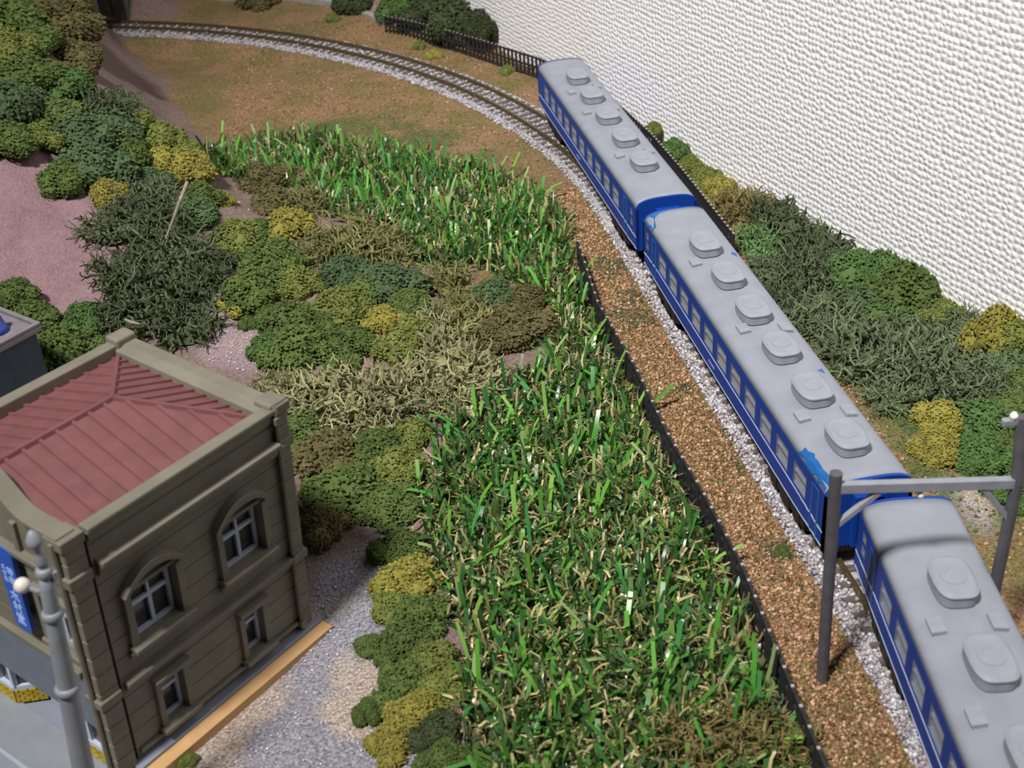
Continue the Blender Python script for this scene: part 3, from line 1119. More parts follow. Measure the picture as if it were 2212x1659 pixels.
for v in (12.6, 32.4):
    MB().box(FU - 1.0, FU - .1, v - .7, v + .7, 50.6, 56.8).build('facade_pilaster', QUOINC, b, bevel=.2)
# hipped roof with standing seams
ZE, ZR = 55.6, 62.0
ru0, ru1, rv0, rv1 = -.9, 43.4, 1.3, D_ - 2.2
ra, rb = (ru0 + 1.0, (rv0 + rv1) / 2), (26.0, (rv0 + rv1) / 2)
rvm = (rv0 + rv1) / 2
m = MB()
m.add([(ru0, rv0, ZE), (ru1, rv0, ZE), (ru1, rv1, ZE), (ru0, rv1, ZE), (ru0, rvm, ZR), (rb[0], rvm, ZR), (ru0, rv0, ZE - 3), (ru1, rv0, ZE - 3), (ru1, rv1, ZE - 3), (ru0, rv1, ZE - 3)],
      [(0, 1, 5, 4), (1, 2, 5), (2, 3, 4, 5), (3, 0, 4), (0, 6, 7, 1), (1, 7, 8, 2), (2, 8, 9, 3), (3, 9, 6, 0), (6, 9, 8, 7)])
rf = m.build('roof', ROOFR, b)


def roof_bar(name, p0, p1, w, h):
    p0, p1 = Vector(p0), Vector(p1)
    d = (p1 - p0)
    side = Vector((-d.y, d.x, 0)).normalized() * w / 2
    up = Vector((0, 0, h))
    m = MB()
    m.add([p0 - side - up * .4, p0 + side - up * .4, p1 + side - up * .4, p1 - side - up * .4, p0 - side * .6 + up, p0 + side * .6 + up, p1 + side * .6 + up, p1 - side * .6 + up],
          [(0, 1, 2, 3), (4, 5, 6, 7), (0, 1, 5, 4), (1, 2, 6, 5), (2, 3, 7, 6), (3, 0, 4, 7)])
    m.build(name, ROOFR, rf)


u = ru1 - 1.6
while u > ru0:
    f = min(1.0, (ru1 - u) / (ru1 - rb[0]))
    for va, sg in ((rv0, 1), (rv1, -1)):
        roof_bar('roof_seam', (u, va, ZE), (u, va + (rvm - va) * f, ZE + (ZR - ZE) * f), .95, .5)
    u -= 3.6
v = rv0 + 1.5
while v < rv1:
    f = 1 - abs(v - rvm) / (rvm - rv0)
    roof_bar('roof_seam', (ru1, v, ZE), (ru1 + (rb[0] - ru1) * f, v, ZE + (ZR - ZE) * f), .95, .5)
    v += 3.3
roof_bar('ridge_cap', (ru0, rvm, ZR), (rb[0] + .3, rvm, ZR), 1.3, .65)
roof_bar('hip_cap', (ru1, rv0, ZE), (rb[0], rvm, ZR), 1.3, .6)
roof_bar('hip_cap', (ru1, rv1, ZE), (rb[0], rvm, ZR), 1.3, .6)
# downpipe
m = MB()
m.tube([(44.9, 1.0, 58.3), (45.0, -.9, 58.2), (45.0, -1.4, 57.0), (45.0, -1.0, 56.2), (44.95, -1.0, 1.0)], .45, 8)
dp = m.build('downpipe', QUOINC, b, smooth=True)
for z in (55.4, 48.6, 20.4, 2.6):
    MB().box(44.2, 45.8, -1.8, -.2, z - .8, z + .8).build('pipe_bracket', QUOINC, dp, bevel=.2)
# windows of the right wall
arch_n = 16


def arched(u0, u1, zs, ze):
    """segmental arch hood: points from u0 to u1 rising from zs to ze."""
    c = (u0 + u1) / 2
    return [(u0 + (u1 - u0) * k / arch_n, zs + (ze - zs) * (1 - ((u0 + (u1 - u0) * k / arch_n - c) / ((u1 - u0) / 2)) ** 2)) for k in range(arch_n + 1)]


def sash(a0, a1, z0, z1, put_f, put_g):
    w = MB()
    P = lambda a, c, e, f: put_f(w, a, c, e, f)
    rect_frame(w, a0, a1, z0, z1, .8, P)
    zm = z0 + (z1 - z0) * .58
    P(a0 + .8, a1 - .8, zm, zm + .8)
    if a1 - a0 > 6.5:
        c = (a0 + a1) / 2
        P(c - .4, c + .4, z0 + .8, zm)
        P(c - .25, c + .25, zm + .8, z1 - .8)
    o = w.build('window', WFRAME, b)
    g = MB()
    put_g(g, a0, a1, z0, z1)
    g.build('pane', DARKGL, o)
    return o


for a0, a1 in ARW:
    o = sash(a0 + .3, a1 - .3, 28.0, 39.6, lambda m, a, c, e, f: m.box(a, c, 1.0, 1.7, e, f), lambda m, a, c, e, f: m.box(a, c, 1.9, 2.1, e, f))
    s_ = MB()
    s_.box(a0 - 2.0, a1 + 2.0, -2.5, .2, 26.8, 27.9)
    s_.box(a0 - 2.2, a0 - .9, -1.2, .2, 25.3, 26.6)
    s_.box(a1 + .9, a1 + 2.2, -1.2, .2, 25.3, 26.6)
    s_.build('window_sill', WALLC, o, bevel=.2)
    j = MB()
    j.box(a0 - 1.5, a0, -1.2, .2, 27.9, 39.6)
    j.box(a1, a1 + 1.5, -1.2, .2, 27.9, 39.6)
    j.box(a0 - 1.5, a1 + 1.5, -.7, .2, 39.5, 40.3)
    j.build('window_surround', WALLC, o, bevel=.15)
    h_ = MB()
    lo_, hi_ = arched(a0 - 1.6, a1 + 1.6, 40.0, 43.2), arched(a0 - 2.0, a1 + 2.0, 40.4, 44.7)
    vs, fs_ = [], []
    for yv in (-2.4, .3):
        vs += [(u_, yv, z_) for u_, z_ in lo_] + [(u_, yv, z_) for u_, z_ in hi_]
    k_ = arch_n + 1
    for k in range(arch_n):
        fs_ += [(k, k + 1, k_ + k + 1, k_ + k), (2 * k_ + k, 3 * k_ + k, 3 * k_ + k + 1, 2 * k_ + k + 1), (k_ + k, k_ + k + 1, 3 * k_ + k + 1, 3 * k_ + k), (k, 2 * k_ + k, 2 * k_ + k + 1, k + 1)]
    fs_ += [(0, k_, 3 * k_, 2 * k_), (arch_n, 2 * k_ + arch_n, 3 * k_ + arch_n, k_ + arch_n)]
    h_.add(vs, fs_)
    h_.build('arched_hood', WALLC, o)
for a0, a1 in LOW:
    o = sash(a0 + .1, a1 - .1, 4.6, 16.2, lambda m, a, c, e, f: m.box(a, c, 1.0, 1.7, e, f), lambda m, a, c, e, f: m.box(a, c, 1.9, 2.1, e, f))
    MB().box(a0 - 1.9, a1 + 1.9, -2.2, .2, 3.4, 4.5).build('window_sill', WALLC, o, bevel=.2)
    j = MB()
    j.box(a0 - 1.3, a0, -.8, .2, 4.5, 16.2)
    j.box(a1, a1 + 1.3, -.8, .2, 4.5, 16.2)
    j.box(a0 - 1.7, a1 + 1.7, -2.0, .2, 16.2, 17.2)
    j.build('window_surround', WALLC, o, bevel=.15)
# windows of the front wall
for v0, v1 in ((2.9, 10.5), (34.4, 42.0)):
    o = sash(v0 + .2, v1 - .2, 31.0, 42.0, lambda m, a, c, e, f: m.box(FU + .7, FU + 1.5, a, c, e, f), lambda m, a, c, e, f: m.box(FU + 1.9, FU + 2.1, a, c, e, f))
    j = MB()
    j.box(FU - .8, FU + .2, v0 - 1.3, v0, 30.2, 42.0)
    j.box(FU - .8, FU + .2, v1, v1 + 1.3, 30.2, 42.0)
    j.box(FU - 1.2, FU + .2, v0 - 1.7, v1 + 1.7, 42.0, 43.2)
    j.build('window_surround', WALLC, o, bevel=.15)
    MB().box(FU - 1.3, FU + .2, v0 - 1.8, v1 + 1.8, 29.4, 30.6).build('window_sill', WALLC, o, bevel=.2)
MB().tube([(FU - 1.1, 1.2, 57.5), (FU - .9, 1.2, 52), (FU - .9, 1.2, 1.0)], .55, 8).build('downpipe', QUOINC, b)
# flat fascia board over the shop front, bays with yellow brick bases
MB().box(FU - .7, FU + .4, 2.4, 43.0, 12.4, 25.2).build('fascia_board', SHOPG, b, bevel=.15)
YB = mat('yellow_brick', 'bda32c', .6, .2, .5)
YBD = mat('brick_mortar', '8a7520', .8)
bays = [[(1.2, 3.6), (-3.2, 3.6), (-3.2, 13.4), (1.2, 17.4)], [(1.2, 28.2), (-3.2, 32.4), (-3.2, 41.4), (1.2, 41.4)]]
for bay in bays:
    base = MB().prism([(u_ + .25, v_) for u_, v_ in bay], 0.2, 3.6).build('shop_bay', YBD, b)
    for (u0, v0), (u1, v1) in zip(bay[:-1], bay[1:]):
        Lg = math.hypot(u1 - u0, v1 - v0)
        du, dv = (u1 - u0) / Lg, (v1 - v0) / Lg
        ang = math.atan2(dv, du)
        for r_ in range(5):
            t = -.9 if r_ % 2 else 0.0
            while t < Lg - .1:
                a_, c_ = max(0, t), min(Lg, t + 1.7)
                if c_ - a_ > .35:
                    bm_ = MB().box(a_ + .06, c_ - .06, -.25, .35, .3 + r_ * .66, .3 + r_ * .66 + .56)
                    bo = bm_.build('brick', YB, base)
                    bo.location = (u0 * S, v0 * S, 0)
                    bo.rotation_euler = (0, 0, ang)
                t += 1.8
    fr = MB()
    fr.prism([(u_ - .3 if u_ < 0 else u_, v_) for u_, v_ in bay], 3.6, 4.6)
    fr.prism([(u_, v_) for u_, v_ in bay], 12.2, 13.0)
    for u_, v_ in bay[1:3] + [((bay[1][0] + bay[2][0]) / 2, (bay[1][1] + bay[2][1]) / 2)]:
        fr.box(u_ - .1, u_ + .9, v_ - .5, v_ + .5, 4.6, 12.4)
    fr.build('bay_frame', mat('shop_white', 'c3cbdc', .5, .05, .3), base)
    MB().prism([(u_ + .6, v_ + (.3 if v_ < (bay[1][1] + bay[2][1]) / 2 else -.3)) for u_, v_ in bay], 4.6, 12.2).build('pane', mat('shop_glass', 'a08f86', .1, spec=.5, trans=.9), base)
m = MB()
m.box(1.0, 1.8, 18.4, 27.2, .6, 11.8)
m.build('shop_door', mat('shop_white', 'c3cbdc'), b)
# base: pale strip and tan board
MB().box(-1.0, W_ + 2.2, -2.3, 3, -.6, 1.1).build('base_strip', mat('base_grey', '8a90a0', .6, .05, .2), b, bevel=.1)
MB().box(-2.0, W_ + 2.6, -5.2, -2.2, -3.4, .35).build('base_board', mat('base_tan', 'c79f6e', .6, .08, .15), b, bevel=.15)
MB().box(FU - 1, W_ + 2, -2.0, D_ + 1, -4.5, -.4).build('base_slab', mat('base_grey', '8a90a0'), b)
MB().box(FU - 30, FU + 1.2, -6, D_ + 20, -3.2, .1).build('pavement', mat('pavement_grey', '8d949c', .7, .06, .2, bump=.05), b)
for k in range(4):
    MB().box(FU - 9.4 - k * 4.2, FU - 8.6 - k * 4.2, -6, D_ + 20, -.1, .32).build('pavement_line', mat('pavement_pale', 'a9b2c0', .7), b, bevel=.1)
# hanging sign with lettering
sg = MB()
sp = []
v0, v1, z0, z1, r_ = 13.5, 18.2, 31.0, 50.4, 1.7
for cx_, cz_, t0 in ((v1 - r_, z0 + r_, -90), (v1 - r_, z1 - r_, 0), (v0 + r_, z1 - r_, 90), (v0 + r_, z0 + r_, 180)):
    for k in range(6):
        t = math.radians(t0 + 90 * k / 5)
        sp.append((cx_ + r_ * math.cos(t), cz_ + r_ * math.sin(t)))
sg.extrude(sp, 'x', FU - 2.0, FU - 1.2)
sign = sg.build('shop_sign', mat('sign_blue', '1f5cc4', .4, .05, .2), b)
MB().box(FU - 1.3, FU + .2, 15.2, 16.4, 47.0, 48.0).build('sign_bracket', QUOINC, sign)
MB().box(FU - 1.3, FU + .2, 15.2, 16.4, 33.5, 34.5).build('sign_bracket', QUOINC, sign)
M_LET = mat('sign_lettering', 'a9cbff', .5)
dg = None


def glyph(ch, v, z, size):
    global dg
    cu = bpy.data.curves.new('glyph', 'FONT')
    cu.body = ch
    cu.size = size * 1.0 * S
    cu.extrude = .06 * S
    cu.align_x = 'CENTER'
    cu.offset = .025 * S
    t = bpy.data.objects.new('glyph_tmp', cu)
    col.objects.link(t)
    bpy.context.view_layer.update()
    dg = bpy.context.evaluated_depsgraph_get()
    me_ = bpy.data.meshes.new_from_object(t.evaluated_get(dg))
    bpy.data.objects.remove(t)
    bpy.data.curves.remove(cu)
    o = link('lettering', me_, M_LET, sign)
    # text x -> -v, text y -> z, facing -u
    o.matrix_local = Matrix(((0, 0, -1, (FU - 2.02) * S), (-1, 0, 0, v * S), (0, 1, 0, z * S), (0, 0, 0, 1)))


for k, ch in enumerate('木村堂'):
    glyph(ch, 15.9, 38.3 - k * 2.75, 2.7)
for k, ch in enumerate('時計'):
    glyph(ch, 15.1, 44.6 - k * 2.1, 1.9)
for k, ch in enumerate('メガネ'):
    glyph(ch, 17.0, 45.2 - k * 1.5, 1.4)

# ------------------------------------------------------------------ neighbouring building at the left edge
nb = empty('flat_roofed_building', (-204, 44, 0), (0, 0, .77))
tag(nb, 'dark blue building with flat grey roof and blue rooftop cone behind the town building', 'building')
MB().box(-16, 16, -14, 14, 0, 29).build('wall', mat('slate_blue', '3c4c5c', .6, .1, .2), nb)
MB().box(-17.5, 17.5, -15.5, 15.5, 28, 29.6).build('roof', mat('roof_slab_grey', '7a747a', .8, .1, .3), nb, bevel=.3)
for q in ((-17.5, 17.5, -15.5, -14.2), (-17.5, 17.5, 14.2, 15.5), (-17.5, -16.2, -14.2, 14.2), (16.2, 17.5, -14.2, 14.2)):
    MB().box(*q, 29.6, 30.6).build('roof_kerb', mat('roof_slab_grey', '7a747a'), nb, bevel=.2)
MB().lathe([(3.4, 29.5), (2.6, 31), (1.8, 34), (1.3, 36.5), (.4, 37.2)], 9.5, -7.5, 14).build('roof_finial', mat('finial_blue', '3a56a8', .5), nb, smooth=True)

# ------------------------------------------------------------------ street lamp in the foreground
LAMPC = mat('lamp_post_grey', '8f949c', .5, .08, .3)
bx, by = -160.0, -102.5
tx, ty, tz = -152.1, -102.1, 72.0
lamp = empty('street_lamp', (bx, by, -2))
tag(lamp, 'tall grey street lamp with side globe in front of the shop', 'street lamp')
ax = lambda z: ((tx - bx) * z / tz, (ty - by) * z / tz, z + 2)
m = MB()
m.tube([ax(z) for z in (0, 18, 40, 60, 63)], [1.95, 1.85, 1.6, 1.2, .9], 14)
m.build('post', LAMPC, lamp, smooth=True)
for z, r_ in ((1.5, 2.6), (38.5, 2.05), (54.5, 1.7), (63, 1.3)):
    m = MB()
    x_, y_, z_ = ax(z)
    m.lathe([(r_ * .8, z_ - .9), (r_, z_ - .5), (r_, z_ + .5), (r_ * .8, z_ + .9)], x_, y_, 14)
    m.build('collar', LAMPC, lamp, smooth=True)
m = MB()
x_, y_, z_ = ax(64)
m.lathe([(.7, z_), (1.0, z_ + 1.2), (.6, z_ + 2.2), (.5, z_ + 3.4), (1.2, z_ + 4.6), (1.25, z_ + 5.4), (.7, z_ + 6.6), (.2, z_ + 7.2)], x_, y_, 14)
m.build('finial', LAMPC, lamp, smooth=True)
m = MB()
x_, y_, z_ = ax(60)
m.tube([(x_, y_, z_), (x_ - 1.6, y_ + .4, z_ - .8), (x_ - 3.0, y_ + .9, z_ - .2)], .45, 8)
m.tube([(x_, y_, z_ + .5), (x_ + 1.6, y_ - .2, z_ + 1.6), (x_ + 1.8, y_ - .2, z_ + 3.0)], .45, 8)
m.build('bracket_arm', LAMPC, lamp)
m = MB()
gr = [(1.3 * math.sin(math.pi * k / 8) + .02, z_ + .2 - 1.3 * math.cos(math.pi * k / 8)) for k in range(9)]
m.lathe(gr, x_ - 3.9, y_ + 1.2, 16)
m.build('globe', mat('lamp_globe', 'e8e0da', .4), lamp, smooth=True)

# ------------------------------------------------------------------ catenary portal
POLE = mat('portal_dark_grey', '55535a', .6, .12, .4)
BEAM = mat('portal_grey', '8f929c', .55, .08, .4)
pl = Vector((-20.4, -97.1, -.4))
plt = Vector((-21.2, -96.5, 51))
pr = Vector((*unproj(2197, 1042, 43.5), 43.5))
prb = Vector((pr.x - .3, pr.y + .6, -.4))
prt = Vector((*unproj(2209, 900, 57), 57))
port = empty('catenary_portal', (0, 0, 0))
tag(port, 'grey catenary portal of two posts and a crossbeam spanning the track', 'catenary portal')
MB().tube([pl, plt], 1.15, 12).build('post', POLE, port, smooth=False)
MB().tube([prb, pr, prt], 1.15, 12).build('post', POLE, port)
bl_ = Vector((-21.0, -96.6, 47.8))


def bar(name, p0, p1, w, h, m_, parent):
    p0, p1 = Vector(p0), Vector(p1)
    d = (p1 - p0).normalized()
    s1 = d.cross(Vector((0, 0, 1))).normalized() * w / 2
    s2 = s1.normalized().cross(d) * h / 2
    vs = [p + a * s1 + c * s2 for p in (p0, p1) for a, c in ((-1, -1), (1, -1), (1, 1), (-1, 1))]
    return MB().add(vs, [(0, 1, 2, 3), (4, 7, 6, 5), (0, 4, 5, 1), (1, 5, 6, 2), (2, 6, 7, 3), (3, 7, 4, 0)]).build(name, m_, parent, bevel=.12)


bar('crossbeam', bl_, pr, 1.5, 2.0, BEAM, port)
lowl = pl.lerp(plt, .76)
bar('brace', lowl, bl_.lerp(pr, .27), 1.1, 1.1, BEAM, port)
lowr = prb.lerp(pr, .80)
bar('brace', lowr, bl_.lerp(pr, .79), 1.1, 1.1, BEAM, port)
arm0 = prt - Vector((0, 0, .8))
bar('top_arm', arm0 + Vector((-3.6, .3, 0)), arm0 + Vector((4.5, -.4, 0)), 1.2, 1.2, BEAM, port)
PORC = mat('porcelain', 'f2f2f4', .25)
MB().lathe([(.3, 0), (.75, .3), (.75, .9), (.4, 1.3), (.2, 1.5)], arm0.x - 1.6, arm0.y + .15, 10).build('insulator', PORC, port, smooth=True).location = (0, 0, (arm0.z + .5) * S)
q = bl_.lerp(pr, .47)
MB().lathe([(.2, -2.2), (.6, -1.9), (.6, -1.3), (.3, -.9), (.25, 0)], q.x, q.y, 10).build('insulator', PORC, port, smooth=True).location = (0, 0, (q.z - .7) * S)

# ------------------------------------------------------------------ fences
FENC = mat('fence_black', '26242a', .6, .2, .5)
TIP = mat('fence_tip', 'a7a39d', .6)


def fence(label, pts, h, pitch, rails, slat, tips):
    f = empty('picket_fence', (pts[0][0], pts[0][1], 0))
    tag(f, label, 'fence')
    ox, oy = pts[0]
    pk = MB().box(-slat / 2, slat / 2, -.3, .3, -.6, h)
    pk_me = pk.mesh('picket')
    pk_me.materials.append(FENC)
    tp_me = MB().box(-.32, .32, -.32, .32, h, h + .3).mesh('picket_tip')
    tp_me.materials.append(TIP)
    acc = 0
    for (x0, y0), (x1, y1) in zip(pts[:-1], pts[1:]):
        L_ = math.hypot(x1 - x0, y1 - y0)
        an = math.atan2(y1 - y0, x1 - x0)
        for z in rails:
            m_ = MB().box(0, L_ + .3, -.25, .25, z - .4, z + .4)
            o_ = m_.build('fence_rail', FENC, f)
            o_.location = ((x0 - ox) * S, (y0 - oy) * S, 0)
            o_.rotation_euler = (0, 0, an)
        t = acc
        while t < L_:
            p_ = link('picket', pk_me, None, f, loc=(x0 - ox + (x1 - x0) * t / L_, y0 - oy + (y1 - y0) * t / L_, 0), rot=(0, 0, an))
            if tips:
                link('picket_tip', tp_me, None, p_)
            t += pitch
        acc = t - L_
    return f


FAR_PTS = [(-60, 359), (-45, 340), (-29, 315), (-14, 290), (-1, 267), (10, 236), (17, 200), (20.5, 165), (21.5, 128), (21.5, 76)]
fence('black picket fence along the outer side of the far curve', FAR_PTS, 10.2, 2.75, (1.0, 5.4, 9.6), .95, True)
fence('low black fence with pale post tips edging the green grass mat', [(-25.5, 90), (-29, 50), (-28, 12), (-28.6, -19), (-27.6, -44), (-27.4, -69), (-29.6, -99), (-31.5, -128)], 8.6, 5.0, (2.0, 5.2, 8.1), 3.4, True)

# ------------------------------------------------------------------ tunnel portal
tp = track(202 + 348 * math.radians(64.5))
tun = empty('tunnel_portal', (tp[0], tp[1], 0), (0, 0, tp[2]))
tag(tun, 'grey stone tunnel portal where the track enters the mountain', 'tunnel portal')
STN = mat('portal_stone', '686360', .85, .25, .2, bump=.3, bscale=.4)
m = MB()
prof_o = [(-40, -1), (-12.5, -1), (-12.5, 22)]
arc = [(-12.5 * math.cos(math.pi * k / 12), 22 + 12.5 * math.sin(math.pi * k / 12)) for k in range(13)]
for (x0, z0), (x1, z1) in zip(arc[:-1], arc[1:]):
    m.add([(x0, 0, z0), (x1, 0, z1), (x1, 0, 52), (x0, 0, 52), (x0, 7, z0), (x1, 7, z1), (x1, 7, 52), (x0, 7, 52)], [(0, 1, 2, 3), (4, 7, 6, 5), (0, 4, 5, 1), (2, 6, 7, 3)])
m.box(-46, -12.5, 0, 7, -1, 52)
m.box(12.5, 46, 0, 7, -1, 52)
m.build('portal_face', STN, tun)
MB().box(-47, 47, -1.5, 8, 52, 55).build('portal_coping', STN, tun, bevel=.4)
MB().box(-15.5, -12.3, -1.5, 0, -1, 52).build('portal_pilaster', STN, tun, bevel=.3)
MB().box(12.3, 15.5, -1.5, 0, -1, 52).build('portal_pilaster', STN, tun, bevel=.3)
m = MB()
ring = [(-13, -1)] + [(-13 * math.cos(math.pi * k / 12), 22 + 13 * math.sin(math.pi * k / 12)) for k in range(13)] + [(13, -1)]
n_ = len(ring)
m.add([(x_, 3, z_) for x_, z_ in ring] + [(x_, 48, z_) for x_, z_ in ring], [(k, k + 1, n_ + k + 1, n_ + k) for k in range(n_ - 1)] + [tuple(range(n_, 2 * n_))])
m.build('tunnel_lining', STN, tun)

# ------------------------------------------------------------------ green grass mat
GRASS = place_poly([(430, 340), (560, 308), (680, 296), (800, 326), (950, 345), (1080, 388), (1190, 448), (1235, 500)]) + [(-28, 96), (-31, 50), (-30, 10), (-30.5, -20), (-29.5, -45), (-29.5, -70), (-31.5, -99), (-33, -135), (-100, -135)] + \
    place_poly([(1010, 1650), (990, 1480), (1010, 1380), (960, 1280), (930, 1180), (900, 1080), (960, 960), (1030, 880), (1110, 830), (1190, 790), (1210, 690), (1130, 620), (1040, 585), (930, 580), (870, 560), (850, 500), (740, 480), (660, 430), (560, 410), (500, 390)])
gp = np.array(GRASS)


def sample_poly(poly, n):
    p = np.array(poly)
    out = np.empty((0, 2))
    while len(out) < n:
        c = nrng.uniform(p.min(0), p.max(0), (n * 2, 2))
        out = np.r_[out, c[in_poly(c[:, 0], c[:, 1], poly)]]
    return out[:n]


def ribbon_field(pts, lens, widths, lean, curl, segs, cols, twist=0.0):
    """flat blades: returns verts, faces, tints. lean: initial tilt, curl: bend per segment (radians)."""
    n = len(pts)
    az = nrng.random(n) * 6.283
    base = np.c_[pts, [zt(a, b_) - .2 for a, b_ in pts]]
    wdir = np.c_[-np.sin(az), np.cos(az), np.zeros(n)]
    tilt = lean.copy()
    p = base.copy()
    V = np.empty((n, segs + 1, 2, 3))
    for s_ in range(segs + 1):
        w = widths * (1 - .15 * s_ / segs)
        V[:, s_, 0] = p - wdir * (w / 2)[:, None]
        V[:, s_, 1] = p + wdir * (w / 2)[:, None]
        d = np.c_[np.cos(az) * np.sin(tilt), np.sin(az) * np.sin(tilt), np.cos(tilt)]
        p = p + d * (lens / segs)[:, None]
        tilt = tilt + curl
        if twist:
            az = az + nrng.normal(0, twist, n)
            wdir = np.c_[-np.sin(az), np.cos(az), np.zeros(n)]
    gzv = np.array([zt(a, b_) for a, b_ in V[:, :, 0, :2].reshape(-1, 2)]).reshape(n, segs + 1)
    V[..., 2] = np.maximum(V[..., 2], gzv[..., None] + .1)
    k = np.arange(n)[:, None] * (segs + 1) * 2
    s_ = np.arange(segs)[None] * 2
    F = np.stack([k + s_, k + s_ + 1, k + s_ + 3, k + s_ + 2], -1).reshape(-1, 4)
    T = np.repeat(cols, (segs + 1) * 2, 0)
    return V.reshape(-1, 3), F, T


def field_mesh(name, parts, material):
    Vs, Fs, Ts, b_ = [], [], [], 0
    for V, F, T in parts:
        Vs.append(V)
        Fs.append(F + b_)
        Ts.append(T)
        b_ += len(V)
    V, F, T = np.concatenate(Vs), np.concatenate(Fs), np.concatenate(Ts)
    me = bpy.data.meshes.new(name)
    me.vertices.add(len(V))
    me.vertices.foreach_set('co', (V * S).astype(np.float32).ravel())
    me.loops.add(len(F) * 4)
    me.loops.foreach_set('vertex_index', F.astype(np.int32).ravel())
    me.polygons.add(len(F))
    me.polygons.foreach_set('loop_start', np.arange(0, len(F) * 4, 4, dtype=np.int32))
    me.update(calc_edges=True)
    me.validate()
    me.polygons.foreach_set('use_smooth', [True] * len(me.polygons))
    a = me.color_attributes.new('tint', 'FLOAT_COLOR', 'POINT')
    a.data.foreach_set('color', np.c_[T, np.ones(len(T))].astype(np.float32).ravel())
    me.materials.append(material)
    return link(name, me, None)


M_BLADE = attr_mat('plastic_grass', rough=.32, spec=.6, trans=.25)
parts = []
n1 = 7000
pts = sample_poly(GRASS, n1)
parts.append(ribbon_field(pts, nrng.uniform(3.5, 8.5, n1), nrng.uniform(.7, 1.25, n1), np.abs(nrng.normal(.5, .6, n1)), nrng.normal(.12, .22, n1), 3,
                          palette(n1, ['4a8038', '3c6a32', '58923c', '68a044', '355a30', '4e7a40', '7a9c4c'], .25)))
n2 = 650
pts = sample_poly(GRASS, n2)
parts.append(ribbon_field(pts, nrng.uniform(8, 14, n2), nrng.uniform(.8, 1.25, n2), np.abs(nrng.normal(.3, .4, n2)), nrng.normal(.08, .1, n2), 4,
                          palette(n2, ['68ac40', '52983e', '84b454', '44884a', 'a0b878'], .2)))
n3 = 15000
pts = sample_poly(GRASS, n3)
parts.append(ribbon_field(pts, nrng.uniform(4, 9, n3), nrng.uniform(.35, .75, n3), np.abs(nrng.normal(.5, .5, n3)), nrng.normal(.35, .6, n3), 5,
                          palette(n3, ['bba97c', 'cfc092', '9a8c60', '72804a', '5a6a44', 'ab9c6c', '48683c', '3c5834'], .25), .5))
tag(field_mesh('artificial_grass', parts, M_BLADE), 'shaggy green plastic grass mat with dry beige curls between hill and track', 'grass', kind='stuff')
# dark backing of the mat
bk = MB()
jj, ii = np.nonzero(in_poly(gx, gy, GRASS))
for j, i in zip(jj, ii):
    if j < len(GY) - 1 and i < len(GX) - 1:
        bk.add([(GX[i], GY[j], gz[j, i] + .3), (GX[i + 1], GY[j], gz[j, i + 1] + .3), (GX[i + 1], GY[j + 1], gz[j + 1, i + 1] + .3), (GX[i], GY[j + 1], gz[j + 1, i] + .3)], [(0, 1, 2, 3)])
tag(bk.build('grass_backing', mat('mat_backing', '565a3e', .9, .15, .3), fix=False), 'olive backing sheet under the green grass mat', 'ground', kind='structure')

# ------------------------------------------------------------------ bushes: foam clumps and lichen
M_FOAM = attr_mat('foam_foliage', rough=.85, spec=.25, objcol=True)
M_LICH = attr_mat('lichen', rough=.75, spec=.3, objcol=True)
ICO = bmesh.new()
bmesh.ops.create_icosphere(ICO, subdivisions=2, radius=1)
ICO_V = np.array([v.co[:] for v in ICO.verts])
ICO_F = [tuple(v.index for v in f.verts) for f in ICO.faces]
ICO.free()


def foam_mesh(seed, tall=.8):
    """crumbly foam clump about 10 mm in radius, standing on z = 0."""
    r = np.random.default_rng(seed)
    n = 11
    C_ = [np.array([0, 0, 3.2])]
    Rr = [5.2]
    for k in range(n):
        a = 6.283 * k / n + r.normal(0, .3)
        d = r.uniform(3.2, 6.3)
        C_.append(np.array([d * math.cos(a), d * math.sin(a), r.uniform(1.2, 5.6) * tall * (1.2 - d / 12)]))
        Rr.append(r.uniform(2.3, 4.0))
    C_, Rr = np.array(C_), np.array(Rr)
    m = MB()
    for c, q in zip(C_, Rr):
        jit = 1 + r.normal(0, .06, (len(ICO_V), 1))
        m.add(ICO_V * jit * q * .94 + c, ICO_F, (.95, .95, .95))
    pos, nor = [], []
    for c, q in zip(C_, Rr):
        k = int(26 * q * q)
        d = r.normal(size=(k, 3))
        d /= np.linalg.norm(d, axis=1)[:, None]
        p = c + d * q * (1 + r.normal(0, .05, (k, 1)))
        dist = np.linalg.norm(p[:, None] - C_[None], axis=2) - Rr[None] * .93
        good = (dist.min(1) > 0) & (p[:, 2] > -.6)
        pos.append(p[good])
    pos = np.concatenate(pos)
    sz = r.uniform(.24, .55, len(pos))
    sh = r.uniform(.55, 1.35, len(pos))
    for p, s_, t in zip(pos, sz, sh):
        q = OCT_V * s_ * (0.7 + .6 * r.random((6, 1)))
        m.add(q + p + r.normal(0, .12, 3), OCT_F.tolist(), (t, t, t))
    me_ = m.mesh('foam_bush_%d' % seed, fix=False)
    me_.materials.append(M_FOAM)
    return me_


